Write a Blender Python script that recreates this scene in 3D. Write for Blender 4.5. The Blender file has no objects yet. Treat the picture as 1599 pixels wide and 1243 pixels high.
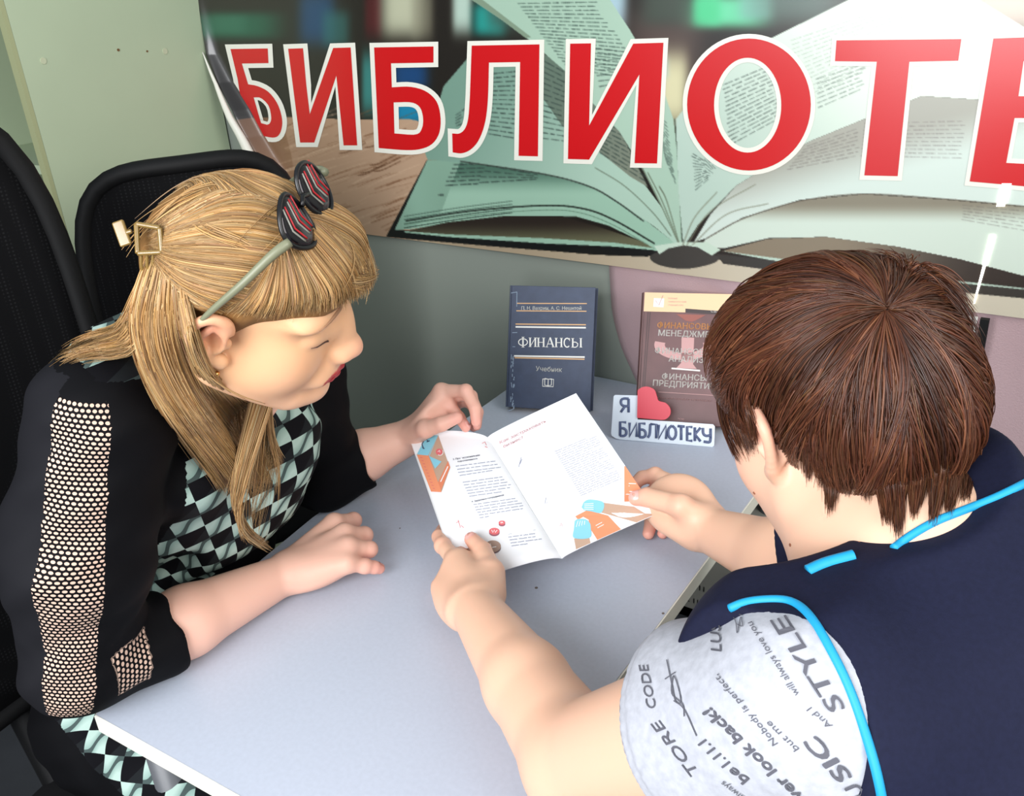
import bpy, bmesh, math, random
import numpy as np
from mathutils import Vector, Matrix
from mathutils.geometry import tessellate_polygon
random.seed(7); rng = np.random.default_rng(7)

# ---------------------------------------------------------------- camera
FPX = 1421.0                      # focal length in pixels of a 1599 x 1243 frame
CW, CH = 1599.0, 1243.0
RC = np.array([[0.83532319, 0.18928282, -0.51614648],
               [0.54632096, -0.39064173, 0.74089975],
               [-0.06138875, -0.90087238, -0.42972127]])   # image right / image down / view axis, as columns
EYE = np.array([0.0, 0.0, 1.5])
scn = bpy.context.scene
cam_data = bpy.data.cameras.new('camera')
cam_data.sensor_fit = 'HORIZONTAL'; cam_data.sensor_width = 36.0
cam_data.lens = FPX / CW * 36.0
cam_data.clip_start = 0.02; cam_data.clip_end = 60
cam = bpy.data.objects.new('camera', cam_data); scn.collection.objects.link(cam)
M = Matrix(((RC[0, 0], -RC[0, 1], -RC[0, 2], 0), (RC[1, 0], -RC[1, 1], -RC[1, 2], 0),
            (RC[2, 0], -RC[2, 1], -RC[2, 2], 1.5), (0, 0, 0, 1)))
cam.matrix_world = M
scn.camera = cam

# ---------------------------------------------------------------- world, lights, exposure
scn.view_settings.view_transform = 'Standard'; scn.view_settings.look = 'None'
scn.view_settings.exposure = 0.5; scn.view_settings.gamma = 1.0
scn.view_settings.use_curve_mapping = False
world = bpy.data.worlds.new('world'); scn.world = world; world.use_nodes = True
bgn = world.node_tree.nodes['Background']
bgn.inputs[0].default_value = (0.80, 0.90, 1.0, 1); bgn.inputs[1].default_value = 0.42


def area(name, loc, target, sx, sy, power, col):
    l = bpy.data.lights.new(name, 'AREA'); l.shape = 'RECTANGLE'; l.size = sx; l.size_y = sy
    l.energy = power; l.color = col
    o = bpy.data.objects.new(name, l); scn.collection.objects.link(o)
    o.location = loc
    o.rotation_euler = (Vector(target) - Vector(loc)).to_track_quat('-Z', 'Y').to_euler()
    return o


area('window_daylight', (1.5, 0.2, 2.2), (-0.5, 0.9, 0.85), 1.2, 1.4, 26, (1.0, 0.97, 0.92))
area('window_daylight_front', (-0.40, -1.2, 1.78), (-0.58, 0.8, 0.95), 1.6, 1.3, 52, (0.97, 0.98, 1.0))


# ---------------------------------------------------------------- geometry of the place from the view
def ray(px, py):
    return RC @ np.array([px - 800.0, py - 621.5, FPX])


def D(px, py, t):                 # point on the sight line through a pixel, at depth t metres
    return EYE + ray(px, py) * t / FPX


def T(px, py, z=0.75):            # on the horizontal plane z
    r = ray(px, py); return EYE + r * (z - 1.5) / r[2]


def WY(px, py, y):                # on the plane parallel to the back wall at y
    r = ray(px, py); return EYE + r * y / r[1]


def proj(P):
    c = (np.asarray(P) - EYE) @ RC
    return np.stack([c[..., 0] / c[..., 2] * FPX + 800.0, c[..., 1] / c[..., 2] * FPX + 621.5, c[..., 2]], -1)


# ---------------------------------------------------------------- helpers
def link(o, parent=None):
    scn.collection.objects.link(o)
    if parent is not None:
        o.parent = parent
        o.matrix_parent_inverse = Matrix.Identity(4)
    return o


def tag(o, label=None, cat=None, group=None, kind=None):
    if label: o['label'] = label
    if cat: o['category'] = cat
    if group: o['group'] = group
    if kind: o['kind'] = kind
    return o


def empty(name, loc=(0, 0, 0), **k):
    o = bpy.data.objects.new(name, None); o.empty_display_size = 0.05
    link(o); o.location = loc
    return tag(o, **k)


def origin_of(parent):
    o = np.zeros(3)
    while parent is not None: o += np.array(parent.location); parent = parent.parent
    return o


def mesh(name, V, F, m=None, parent=None, smooth=False, **k):
    V = np.asarray(V, float) - (origin_of(parent) if parent is not None else 0)
    me = bpy.data.meshes.new(name)
    F = F if isinstance(F, np.ndarray) else [tuple(int(i) for i in f) for f in F]
    if isinstance(F, np.ndarray):
        n, c = F.shape
        me.vertices.add(len(V)); me.vertices.foreach_set('co', V.astype(np.float32).ravel())
        me.loops.add(n * c); me.loops.foreach_set('vertex_index', F.astype(np.int32).ravel())
        me.polygons.add(n); me.polygons.foreach_set('loop_start', np.arange(0, n * c, c, dtype=np.int32))
        me.polygons.foreach_set('loop_total', np.full(n, c, dtype=np.int32))
        me.update(calc_edges=True); me.validate()
    else:
        me.from_pydata([tuple(v) for v in V], [], F); me.update()
    if smooth:
        me.polygons.foreach_set('use_smooth', np.ones(len(me.polygons), dtype=bool))
    if m is not None: me.materials.append(m)
    o = bpy.data.objects.new(name, me); link(o, parent)
    return tag(o, **k)


def add_color(o, C, name='Col'):
    a = o.data.color_attributes.new(name, 'FLOAT_COLOR', 'POINT')
    C = np.asarray(C, np.float32)
    if C.shape[1] == 3: C = np.concatenate([C, np.ones((len(C), 1), np.float32)], 1)
    a.data.foreach_set('color', C.ravel())


def add_vec(o, C, name):
    a = o.data.attributes.new(name, 'FLOAT_VECTOR', 'POINT')
    a.data.foreach_set('vector', np.asarray(C, np.float32).ravel())


def lin(c):
    c = np.asarray(c, float) / 255.0
    return np.where(c <= 0.04045, c / 12.92, ((c + 0.055) / 1.055) ** 2.4)


def mat(name, rgb, rough=0.5, spec=0.5, metal=0.0, sss=0.0, bump=None, attr=None, vary=None, coat=0.0, sheen=0.0):
    m = bpy.data.materials.new(name); m.use_nodes = True
    nt = m.node_tree; b = nt.nodes['Principled BSDF']
    col = tuple(lin(rgb)) + (1,)
    b.inputs['Base Color'].default_value = col
    b.inputs['Roughness'].default_value = rough
    b.inputs['Specular IOR Level'].default_value = spec
    b.inputs['Metallic'].default_value = metal
    b.inputs['Coat Weight'].default_value = coat
    b.inputs['Coat Roughness'].default_value = 0.25
    if sheen: b.inputs['Sheen Weight'].default_value = sheen
    if sss:
        b.inputs['Subsurface Weight'].default_value = sss
        b.inputs['Subsurface Radius'].default_value = (0.012, 0.005, 0.003)
        b.inputs['Subsurface Scale'].default_value = 1.0
    src = None
    if attr:
        a = nt.nodes.new('ShaderNodeAttribute'); a.attribute_name = attr
        src = a.outputs['Color']
    if vary:                       # (scale, amount, stretch)
        tc = nt.nodes.new('ShaderNodeTexCoord'); mp = nt.nodes.new('ShaderNodeMapping')
        mp.inputs['Scale'].default_value = vary[2] if len(vary) > 2 else (1, 1, 1)
        nt.links.new(tc.outputs['Object'], mp.inputs['Vector'])
        n = nt.nodes.new('ShaderNodeTexNoise'); n.inputs['Scale'].default_value = vary[0]; n.inputs['Detail'].default_value = 5
        nt.links.new(mp.outputs[0], n.inputs['Vector'])
        r = nt.nodes.new('ShaderNodeMapRange'); r.inputs['From Min'].default_value = 0.3; r.inputs['From Max'].default_value = 0.7
        r.inputs['To Min'].default_value = 1 - vary[1]; r.inputs['To Max'].default_value = 1 + vary[1]
        nt.links.new(n.outputs['Fac'], r.inputs['Value'])
        mx = nt.nodes.new('ShaderNodeVectorMath'); mx.operation = 'SCALE'
        if src is not None: nt.links.new(src, mx.inputs[0])
        else: mx.inputs[0].default_value = col[:3]
        nt.links.new(r.outputs[0], mx.inputs['Scale']); src = mx.outputs[0]
    if src is not None: nt.links.new(src, b.inputs['Base Color'])
    if bump:                       # (scale, strength, distance)
        tc = nt.nodes.new('ShaderNodeTexCoord')
        n = nt.nodes.new('ShaderNodeTexNoise'); n.inputs['Scale'].default_value = bump[0]; n.inputs['Detail'].default_value = 4
        nt.links.new(tc.outputs['Object'], n.inputs['Vector'])
        bp = nt.nodes.new('ShaderNodeBump'); bp.inputs['Strength'].default_value = bump[1]; bp.inputs['Distance'].default_value = bump[2]
        nt.links.new(n.outputs['Fac'], bp.inputs['Height']); nt.links.new(bp.outputs[0], b.inputs['Normal'])
    return m


def box(c, s, R=None):            # 8 verts, 6 quads
    c = np.asarray(c, float); h = np.asarray(s, float) / 2
    V = np.array([[x, y, z] for x in (-1, 1) for y in (-1, 1) for z in (-1, 1)], float) * h
    if R is not None: V = V @ np.asarray(R).T
    return V + c, [(0, 1, 3, 2), (4, 6, 7, 5), (0, 4, 5, 1), (2, 3, 7, 6), (0, 2, 6, 4), (1, 5, 7, 3)]


def join(parts):
    V, F, n = [], [], 0
    for v, f in parts:
        V.append(np.asarray(v, float)); F += [tuple(i + n for i in q) for q in f]; n += len(v)
    return np.concatenate(V), F


def bevel(o, w, seg=3):
    b = o.modifiers.new('bevel', 'BEVEL'); b.width = w; b.segments = seg; b.limit_method = 'ANGLE'
    o.data.polygons.foreach_set('use_smooth', np.ones(len(o.data.polygons), dtype=bool))
    w = o.modifiers.new('wn', 'WEIGHTED_NORMAL'); w.keep_sharp = True
    return o


def catmull(P, n, closed=False):
    P = np.asarray(P, float)
    if closed: Q = np.concatenate([P[-1:], P, P[:2]])
    else: Q = np.concatenate([2 * P[:1] - P[1:2], P, 2 * P[-1:] - P[-2:-1]])
    segs = len(Q) - 3
    u = np.linspace(0, segs, n, endpoint=not closed); i = np.minimum(u.astype(int), segs - 1); t = (u - i)[:, None]
    a, b, c, d = Q[i], Q[i + 1], Q[i + 2], Q[i + 3]
    return 0.5 * (2 * b + (c - a) * t + (2 * a - 5 * b + 4 * c - d) * t * t + (3 * b - a - 3 * c + d) * t ** 3)


def tube(P, r, sides=10, cap=True, flat=None):
    P = np.asarray(P, float); n = len(P); r = np.broadcast_to(np.asarray(r, float), (n,))
    tn = np.gradient(P, axis=0); tn /= np.linalg.norm(tn, axis=1)[:, None] + 1e-12
    u = np.cross(tn[0], [0.3, 0.2, 1.0]); u /= np.linalg.norm(u)
    V = []
    for i in range(n):
        u = u - tn[i] * u.dot(tn[i]); u /= np.linalg.norm(u); w = np.cross(tn[i], u)
        for s in range(sides):
            a = 2 * math.pi * s / sides
            V.append(P[i] + r[i] * (math.cos(a) * u + math.sin(a) * w))
    F = [(i * sides + s, i * sides + (s + 1) % sides, (i + 1) * sides + (s + 1) % sides, (i + 1) * sides + s)
         for i in range(n - 1) for s in range(sides)]
    if cap:
        F += [tuple(range(sides))[::-1], tuple((n - 1) * sides + s for s in range(sides))]
    return np.array(V), F


def prism2d(loops, front, back):  # loops of 2D points (first outer, others holes); front/back map 2D -> 3D
    tri = tessellate_polygon([[Vector((p[0], p[1], 0)) for p in l] for l in loops])
    flat = np.array([p for l in loops for p in l], float)
    n = len(flat)
    A = np.array([front(p) for p in flat]); F = [tuple(t) for t in tri]
    if back is None: return A, F
    B = np.array([back(p) for p in flat]); F += [tuple(i + n for i in t[::-1]) for t in tri]
    s = 0
    for l in loops:
        k = len(l)
        F += [(s + i, s + (i + 1) % k, n + s + (i + 1) % k, n + s + i) for i in range(k)]; s += k
    return np.concatenate([A, B]), F


def offset_loop(L, w):            # mitred outward offset
    L = np.asarray(L, float); n = len(L)
    ar = 0.5 * np.sum(L[:, 0] * np.roll(L[:, 1], -1) - np.roll(L[:, 0], -1) * L[:, 1])
    e = np.roll(L, -1, 0) - L; e /= np.linalg.norm(e, axis=1)[:, None] + 1e-12
    nr = np.stack([e[:, 1], -e[:, 0]], 1) * (1 if ar > 0 else -1)
    b = nr + np.roll(nr, 1, 0); b /= np.linalg.norm(b, axis=1)[:, None] + 1e-12
    d = np.clip(np.sum(b * nr, 1), 0.42, 1)
    return L + b * (w / d)[:, None]


def text_tris(txt, size=1.0, bold=0.0, italic=0.0, space=1.0, align='LEFT'):
    cu = bpy.data.curves.new('tmp_text', 'FONT'); cu.body = txt; cu.size = size; cu.shear = italic
    cu.space_character = space; cu.align_x = align; cu.resolution_u = 3
    o = bpy.data.objects.new('tmp_text', cu); scn.collection.objects.link(o)
    dg = bpy.context.evaluated_depsgraph_get(); dg.update()
    me = bpy.data.meshes.new_from_object(o.evaluated_get(dg))
    V = np.array([v.co[:] for v in me.vertices]); F = [tuple(p.vertices) for p in me.polygons]
    if bold:                      # heavier weight: the same outlines printed four times, slightly shifted
        V0, F0, n = V, F, len(V); V, F = [], []
        for k, (dx, dy) in enumerate(((-1, 0), (1, 0), (0, -.6), (0, .6), (-.5, .3), (.5, -.3))):
            V.append(V0 + np.array([dx * bold, dy * bold, 0])); F += [tuple(i + k * n for i in f) for f in F0]
        V = np.concatenate(V)
    bpy.data.objects.remove(o); bpy.data.curves.remove(cu); bpy.data.meshes.remove(me)
    return V, F


def strokes_tris(lines, w):       # polylines with round-ish joints -> ribbons (2D)
    V, F = [], []
    for L in lines:
        L = np.asarray(L, float); n = len(L)
        t = np.gradient(L, axis=0) if n > 1 else np.array([[1, 0.]]); t /= np.linalg.norm(t, axis=1)[:, None] + 1e-9
        nr = np.stack([-t[:, 1], t[:, 0]], 1) * w / 2
        b = len(V)
        for i in range(n): V += [L[i] + nr[i], L[i] - nr[i]]
        F += [(b + 2 * i, b + 2 * i + 1, b + 2 * i + 3, b + 2 * i + 2) for i in range(n - 1)]
    V = np.array(V); return np.concatenate([V, np.zeros((len(V), 1))], 1), F
# ================================================================ the room
TZ = 0.75                         # table top
WALLY = 1.452
m_wall = mat('wall_paint_grey', (140, 147, 138), rough=0.28, spec=0.5, bump=(60, 0.05, 0.002))
m_floor = mat('floor_tile', (52, 54, 58), rough=0.45, vary=(6, 0.15))
m_cream = mat('cabinet_laminate', (176, 190, 160), rough=0.45, vary=(3, 0.04))
m_cream2 = mat('cabinet_edge_band', (160, 165, 125), rough=0.5)
m_black = mat('black_plastic', (7, 7, 8), rough=0.65, spec=.3)

V, F = box((0, WALLY + 0.05, 1.4), (6.0, 0.1, 2.8)); mesh('wall_back', V, F, m_wall, kind='structure')
V, F = box((-2.75, -0.5, 1.4), (0.1, 4.0, 2.8)); mesh('wall_left', V, F, mat('wall_paint_dark', (40, 46, 42), rough=0.7), kind='structure')
V, F = box((0, -0.5, -0.05), (6.0, 4.2, 0.1)); mesh('floor', V, F, m_floor, kind='structure')

# tall cupboard in the corner: its pale side panel faces the table
c0 = WY(330, 60, WALLY); cx = c0[0]
r = ray(14, 30); yf = cx / r[0] * r[1]          # where the front edge band stands
cab = empty('tall_cupboard', (cx, yf, 0), label='tall pale green laminate cupboard side behind the black chairs', cat='cupboard')
V, F = box((cx - 0.009, (yf + WALLY - 0.004) / 2, 1.22), (0.018, WALLY - yf - 0.004, 2.4)); bevel(mesh('side_panel', V, F, m_cream, cab), 0.0015)
V, F = box((cx - 0.009, yf - 0.005, 1.22), (0.019, 0.009, 2.4)); mesh('edge_band', V, F, m_cream2, cab)
V, F = box((cx - 0.42, (yf + WALLY - 0.004) / 2 + 0.02, 1.22), (0.018, WALLY - yf - 0.05, 2.4)); mesh('side_panel', V, F, m_cream, cab)
for z in (0.05, 0.45, 0.85, 1.18, 1.52, 1.9, 2.41):
    V, F = box((cx - 0.215, (yf + WALLY) / 2 + 0.01, z), (0.40, WALLY - yf - 0.04, 0.018)); mesh('shelf', V, F, m_cream, cab)
V, F = box((cx - 0.215, WALLY - 0.011, 1.22), (0.40, 0.006, 2.38)); mesh('back_panel', V, F, m_cream2, cab)
capm = mat('screw_cap_cream', (190, 196, 165), rough=0.4); capd = mat('nail_hole_brown', (110, 80, 45), rough=0.7)
for (px, py, rr, mm) in ((68, 95, .006, capm), (258, 80, .006, capm), (185, 78, .0028, capd), (230, 80, .002, capd)):
    rr_ = ray(px, py); P = EYE + rr_ * cx / rr_[0]
    V, F = tube([P + [-0.001, 0, 0], P + [0.0012, 0, 0]], rr, 16); mesh('screw_cap', V, F, mm, cab, smooth=False)

# ---------------------------------------------------------------- table
m_top = mat('table_laminate', (186, 194, 209), rough=0.38, spec=0.45, vary=(180, 0.03))
m_band = mat('table_edge_white', (232, 230, 216), rough=0.35)
pts = [T(155, 1117)[:2], (T(155, 1117) + [0.66, -0.0, 0])[:2], T(840, 1243)[:2], T(1110, 865)[:2], T(1161, 785)[:2]]
xr = -0.3785; yf_ = 0.372; yb = 1.449
outline = [(-0.872, yf_), (-0.395, yf_ + 0.014), (xr, yf_ + 0.030), (xr, yb), (T(800, 604)[0], yb), tuple(T(786, 613)[:2]),
           tuple(T(660, 703)[:2]), tuple(T(606, 735)[:2]), tuple(T(558, 759)[:2]), (-0.945, 0.80), (-0.925, 0.62), (-0.90, 0.45), (-0.885, 0.395)]
table = empty('desk', (-0.62, 0.9, 0), label='pale grey laminate desk with white edging that both women lean on', cat='desk')
th = 0.024
V, F = prism2d([outline], lambda p: (p[0], p[1], TZ), lambda p: (p[0], p[1], TZ - th)); bevel(mesh('desktop', V, F, m_top, table), 0.001, 2)
O2 = offset_loop(outline, 0.0018)
V, F = [], []
n = len(outline)
for i in range(n):
    if i in (3, ): continue
    j = (i + 1) % n; b = len(V)
    V += [(*O2[i], TZ - 0.0006), (*O2[j], TZ - 0.0006), (*O2[j], TZ - th), (*O2[i], TZ - th), (*outline[i], TZ + 0.0003), (*outline[j], TZ + 0.0003)]
    F += [(b, b + 1, b + 2, b + 3), (b + 4, b + 5, b + 1, b)]
mesh('edge_trim', V, F, m_band, table)
for (x, y) in ((-0.84, 0.42), (-0.42, 0.42), (-0.42, 1.40), (-0.88, 1.40)):
    V, F = tube([(x, y, 0.0), (x, y, TZ - th)], 0.022, 20); mesh('leg', V, F, mat('leg_grey', (90, 92, 96), rough=0.4), table, smooth=True)
# small dark chips in the laminate
for (px, py, rr) in ((838, 918, .0022), (625, 825, .0012), (1036, 958, .0018)):
    P = T(px, py); V, F = tube([P + [0, 0, -.001], P + [0, 0, 0.0004]], rr, 10)
    mesh('surface_chip', V, F, mat('chip_brown', (110, 100, 95)), table)

# ---------------------------------------------------------------- low drawer unit and box right of the desk
m_ped = mat('drawer_unit_grey', (150, 156, 148), rough=0.45)
ped = empty('drawer_pedestal', (-0.17, 1.22, 0), label='low grey green drawer unit standing right of the desk by the wall', cat='drawer unit')
V, F = box((-0.165, 1.23, 0.30), (0.40, 0.42, 0.60)); bevel(mesh('body', V, F, m_ped, ped), 0.003)
for z in (0.12, 0.31, 0.50):
    V, F = box((-0.165, 1.012, z), (0.385, 0.016, 0.175)); d_ = bevel(mesh('drawer', V, F, m_ped, ped), 0.002)
    V, F = tube([(-0.22, 0.995, z), (-0.11, 0.995, z)], 0.005, 8); mesh('handle', V, F, m_black, d_)
crate = empty('storage_crate', (-0.60, 1.32, 0), label='dark grey storage crate on the floor under the desk by the wall', cat='crate')
m_crate = mat('crate_dark_grey', (58, 62, 68), rough=0.6)
V, F = box((-0.60, 1.32, 0.215), (0.44, 0.20, 0.43)); bevel(mesh('crate_body', V, F, m_crate, crate), 0.004)
V, F = box((-0.60, 1.32, 0.405), (0.452, 0.212, 0.05)); bevel(mesh('lid', V, F, m_crate, crate), 0.004)
for z in (0.12, 0.24, 0.34):
    V, F = box((-0.60, 1.2185, z), (0.40, 0.005, 0.012)); mesh('rib', V, F, m_crate, crate)
sb = empty('printed_carton', (-0.60, 1.33, 0.4305), label='light grey carton with small dark printed marks on top of the storage crate', cat='box')
m_cart = mat('carton_grey', (150, 150, 142), rough=0.7, vary=(20, .05))
V, F = box((-0.60, 1.33, 0.505), (0.42, 0.17, 0.149)); bevel(mesh('box_body', V, F, m_cart, sb), 0.003)
m_mark = mat('carton_print', (60, 60, 62), rough=.7)
for i_, (px, py, t_) in enumerate(((1074, 916, '11 11'), (1066, 936, '32 11'))):
    q0, q1 = WY(px, py, 1.2435), WY(px + 24, py + 2, 1.2435); V, F = text_tris(t_, 1.0, .02)
    s_ = (q1[0] - q0[0]) / (V[:, 0].max() - V[:, 0].min())
    mesh('printed_mark', [(q0[0] + v[0] * s_, 1.2435, q0[2] + v[1] * s_) for v in V], F, m_mark, sb)

V, F = box(T(592, 722) + np.array([0, 0, .0015]), (0.05, 0.06, 0.003), np.array([[.9, -.44, 0], [.44, .9, 0], [0, 0, 1]]))
tag(bevel(mesh('note_pad', V, F, mat('paper_yellow', (226, 196, 60), rough=.7)), .0006), 'small yellow note pad under the blonde woman\'s far forearm at the desk edge', 'note pad')
# ================================================================ banner on the back wall
BY = 1.440                        # plane of the banner
X0, X1, Y0, Y1, ST = 296, 1720, -150, 500, 1.6
gx = np.arange(X0, X1, ST); gy = np.arange(Y0, Y1, ST)
PX, PY = np.meshgrid(gx, gy); IMG = np.zeros(PX.shape + (3,))
IMG[:] = (27, 22, 17)


def blob(x, y, sx, sy, col, a=1.0):
    w = a * np.exp(-np.clip(np.abs((PX - x) / sx), 0, 9) ** 4 - np.clip(np.abs((PY - y) / sy), 0, 9) ** 4)
    IMG[:] = IMG * (1 - w[..., None]) + np.array(col, float) * w[..., None]


def mask(P):
    P = np.asarray(P, float); ins = np.zeros(PX.shape, bool)
    x0, x1, y0, y1 = P[:, 0].min(), P[:, 0].max(), P[:, 1].min(), P[:, 1].max()
    sl = (slice(max(0, int((y0 - Y0) / ST) - 1), int((y1 - Y0) / ST) + 2), slice(max(0, int((x0 - X0) / ST) - 1), int((x1 - X0) / ST) + 2))
    acc = np.zeros(PX[sl].shape); 
    for ox, oy in ((-.4, -.4), (.4, -.4), (-.4, .4), (.4, .4)):
        X, Y = PX[sl] + ox, PY[sl] + oy; s = np.zeros(X.shape, bool)
        for (ax, ay), (bx, by) in zip(P, np.roll(P, -1, 0)):
            if ay == by: continue
            c = ((ay > Y) != (by > Y)) & (X < (bx - ax) * (Y - ay) / (by - ay) + ax); s ^= c
        acc += s * 0.25
    return sl, acc


def poly(P, col, grad=None, smooth=0):      # grad = (x0, y0, x1, y1, col2)
    P = np.asarray(P, float)
    if smooth: P = catmull(P, smooth, closed=True)
    sl, a = mask(P); a = a[..., None]
    c = np.array(col, float) * np.ones(a.shape)
    if grad:
        x0, y0, x1, y1, c2 = grad; d = np.array([x1 - x0, y1 - y0], float); L = d @ d
        t = np.clip(((PX[sl] - x0) * d[0] + (PY[sl] - y0) * d[1]) / L, 0, 1)[..., None]; t = t * t * (3 - 2 * t)
        c = c * (1 - t) + np.array(c2, float) * t
    IMG[sl] = IMG[sl] * (1 - a) + c * a


def line(P, w, col, a=1.0, n=40):
    P = catmull(P, n); 
    for p, q in zip(P[:-1], P[1:]):
        m = w + 3
        sl = (slice(max(0, int((min(p[1], q[1]) - m - Y0) / ST)), int((max(p[1], q[1]) + m - Y0) / ST) + 2),
              slice(max(0, int((min(p[0], q[0]) - m - X0) / ST)), int((max(p[0], q[0]) + m - X0) / ST) + 2))
        X, Y = PX[sl] - p[0], PY[sl] - p[1]; d = q - p; t = np.clip((X * d[0] + Y * d[1]) / (d @ d + 1e-9), 0, 1)
        dist = np.hypot(X - t * d[0], Y - t * d[1]); k = (a * np.clip((w / 2 + 0.8 - dist) / 1.6, 0, 1))[..., None]
        IMG[sl] = IMG[sl] * (1 - k) + np.array(col, float) * k


def textrows(q, rows, a=0.75, col=(45, 60, 55), w=1.8, word=(7, 20), sd=1):
    g = random.Random(sd); q = np.asarray(q, float)     # q: top-left, top-right, bottom-right, bottom-left
    for i in range(rows):
        t = (i + .5) / rows; A = q[0] + (q[3] - q[0]) * t; B = q[1] + (q[2] - q[1]) * t; L = np.linalg.norm(B - A); s = g.uniform(0, 3)
        while s < L - 4:
            e = min(L, s + g.uniform(*word)); x = s
            while x < e - 1:                              # letters inside a word: little ticks
                y = x + g.uniform(1.6, 3.6)
                line([A + (B - A) * x / L, A + (B - A) * min(y, e) / L], w * g.uniform(.7, 1.2), col, a * g.uniform(.55, 1), n=2); x = y + g.uniform(.6, 1.6)
            s = e + g.uniform(3, 5)


# blurred shelves of books behind
for b in ((370, 40, 70, 22, (28, 84, 62)), (355, 38, 30, 15, (52, 108, 84), .6), (495, 28, 30, 45, (24, 60, 92)), (525, 45, 22, 30, (40, 100, 96), .7), (440, -60, 130, 25, (40, 60, 45)),
          (583, 20, 14, 40, (84, 16, 22), .7), (628, 10, 34, 50, (176, 178, 152)), (660, 20, 18, 44, (140, 138, 116), .6), (722, 10, 16, 44, (170, 192, 178)), (765, 30, 26, 26, (30, 150, 140)),
          (800, -10, 40, 60, (60, 80, 70)), (640, 118, 30, 20, (18, 62, 108)), (640, 170, 34, 26, (20, 122, 158)), (577, 130, 12, 50, (50, 118, 112)), (955, 10, 26, 44, (158, 186, 196)),
          (1040, 75, 62, 60, (74, 60, 54)), (1040, 10, 40, 30, (56, 66, 56)), (1140, 18, 60, 26, (96, 200, 150)), (1105, 15, 22, 25, (70, 190, 130)), (1180, 10, 26, 20, (120, 190, 170), .8), (1050, 140, 26, 60, (205, 200, 160)),
          (1030, 105, 14, 18, (150, 186, 190), .7), (1240, -10, 80, 50, (90, 120, 110), .7), (1560, -10, 110, 70, (196, 178, 160)), (1400, -110, 400, 60, (120, 110, 90)), (800, -110, 300, 50, (60, 54, 44)), (1470, 20, 20, 30, (205, 205, 220), .6)):
    blob(*b)
# wooden table of the picture
poly([(296, 186), (455, 183), (560, 187), (640, 186), (700, 200), (720, 500), (296, 500)], (158, 124, 98), (420, 300, 640, 300, (176, 146, 120)))
poly([(296, 186), (440, 183), (455, 240), (470, 330), (440, 400), (296, 500)], (92, 62, 40), (380, 300, 470, 290, (140, 104, 76)))
g = random.Random(4)
for i in range(150):
    x, y = g.uniform(430, 640), g.uniform(190, 360); L = g.uniform(15, 75); dy = -L * g.uniform(.25, .5)
    line([(x, y), (x + L / 2, y + dy * .55), (x + L, y + dy)], g.uniform(1, 3.2), (112, 74, 48) if g.random() < .55 else (196, 166, 138), g.uniform(.1, .45), n=8)
for i in range(9):
    x, y = g.uniform(520, 600), g.uniform(215, 275)
    line([(x, y), (x + 14, y - 3), (x + 40, y - 16)], 2.2, (84, 50, 28), .5, n=8)
poly([(600, 372), (760, 380), (930, 398), (1030, 400), (1110, 404), (1300, 424), (1720, 476), (1720, 500), (600, 500)], (168, 150, 124), (700, 400, 1300, 420, (196, 188, 168)))
for i in range(30):
    x = g.uniform(700, 1500); y = 0.113 * (x - 700) + 383 + g.uniform(4, 24); line([(x, y), (x + g.uniform(8, 30), y + 3)], 2, (120, 90, 66), g.uniform(.15, .4), n=3)
# the open book
INK, PGL, PGR = (40, 58, 52), (128, 162, 142), (186, 208, 194)
poly([(667, 250), (671, 253), (620, 358), (740, 371), (1018, 386), (1030, 392), (1012, 401), (935, 398), (760, 384), (603, 370)], (16, 18, 18))
A = [(668, 250), (760, 252), (860, 268), (920, 290), (960, 310), (1010, 345), (1062, 385), (1024, 392), (1000, 376), (950, 352), (900, 338), (850, 337), (780, 341), (700, 350), (640, 358), (617, 359)]
poly(A, (70, 104, 88), (700, 262, 700, 306, (150, 186, 164)))
poly([(668, 250), (720, 250), (690, 330), (640, 357), (617, 359)], (134, 170, 150), (640, 330, 700, 300, (126, 160, 140)))
for k, (yy, c) in enumerate(((326, .5), (331, .6), (338, .8), (344, .95))):
    line([(632, yy + 12), (720, yy - 2), (800, yy - 12)], 1.5, (24, 40, 34), c * .8)
line([(635, 345), (740, 329), (850, 321), (912, 326), (960, 344), (1022, 380)], 2.6, (32, 40, 34), .95)
line([(635, 350), (740, 336), (850, 328), (905, 332), (955, 350), (1012, 382)], 1.4, (90, 120, 100), .7)
textrows([(708, 254), (760, 253), (745, 290), (694, 293)], 6, .85, w=2.2, sd=2)
textrows([(760, 253), (842, 272), (838, 281), (745, 290)], 4, .75, w=2.2, sd=3)
textrows([(685, 303), (698, 303), (697, 306), (684, 306)], 1, .8, w=3, sd=4)
poly([(632, 361), (700, 347), (790, 337), (850, 337), (882, 339), (932, 353), (1000, 376), (1024, 389), (960, 384), (850, 379), (700, 369)], (38, 30, 24), (800, 345, 800, 378, (96, 96, 72)))
poly([(632, 361), (700, 366), (850, 372), (960, 379), (1026, 388), (1026, 391), (960, 385), (850, 380), (700, 370), (632, 363)], (150, 186, 164))
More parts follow.
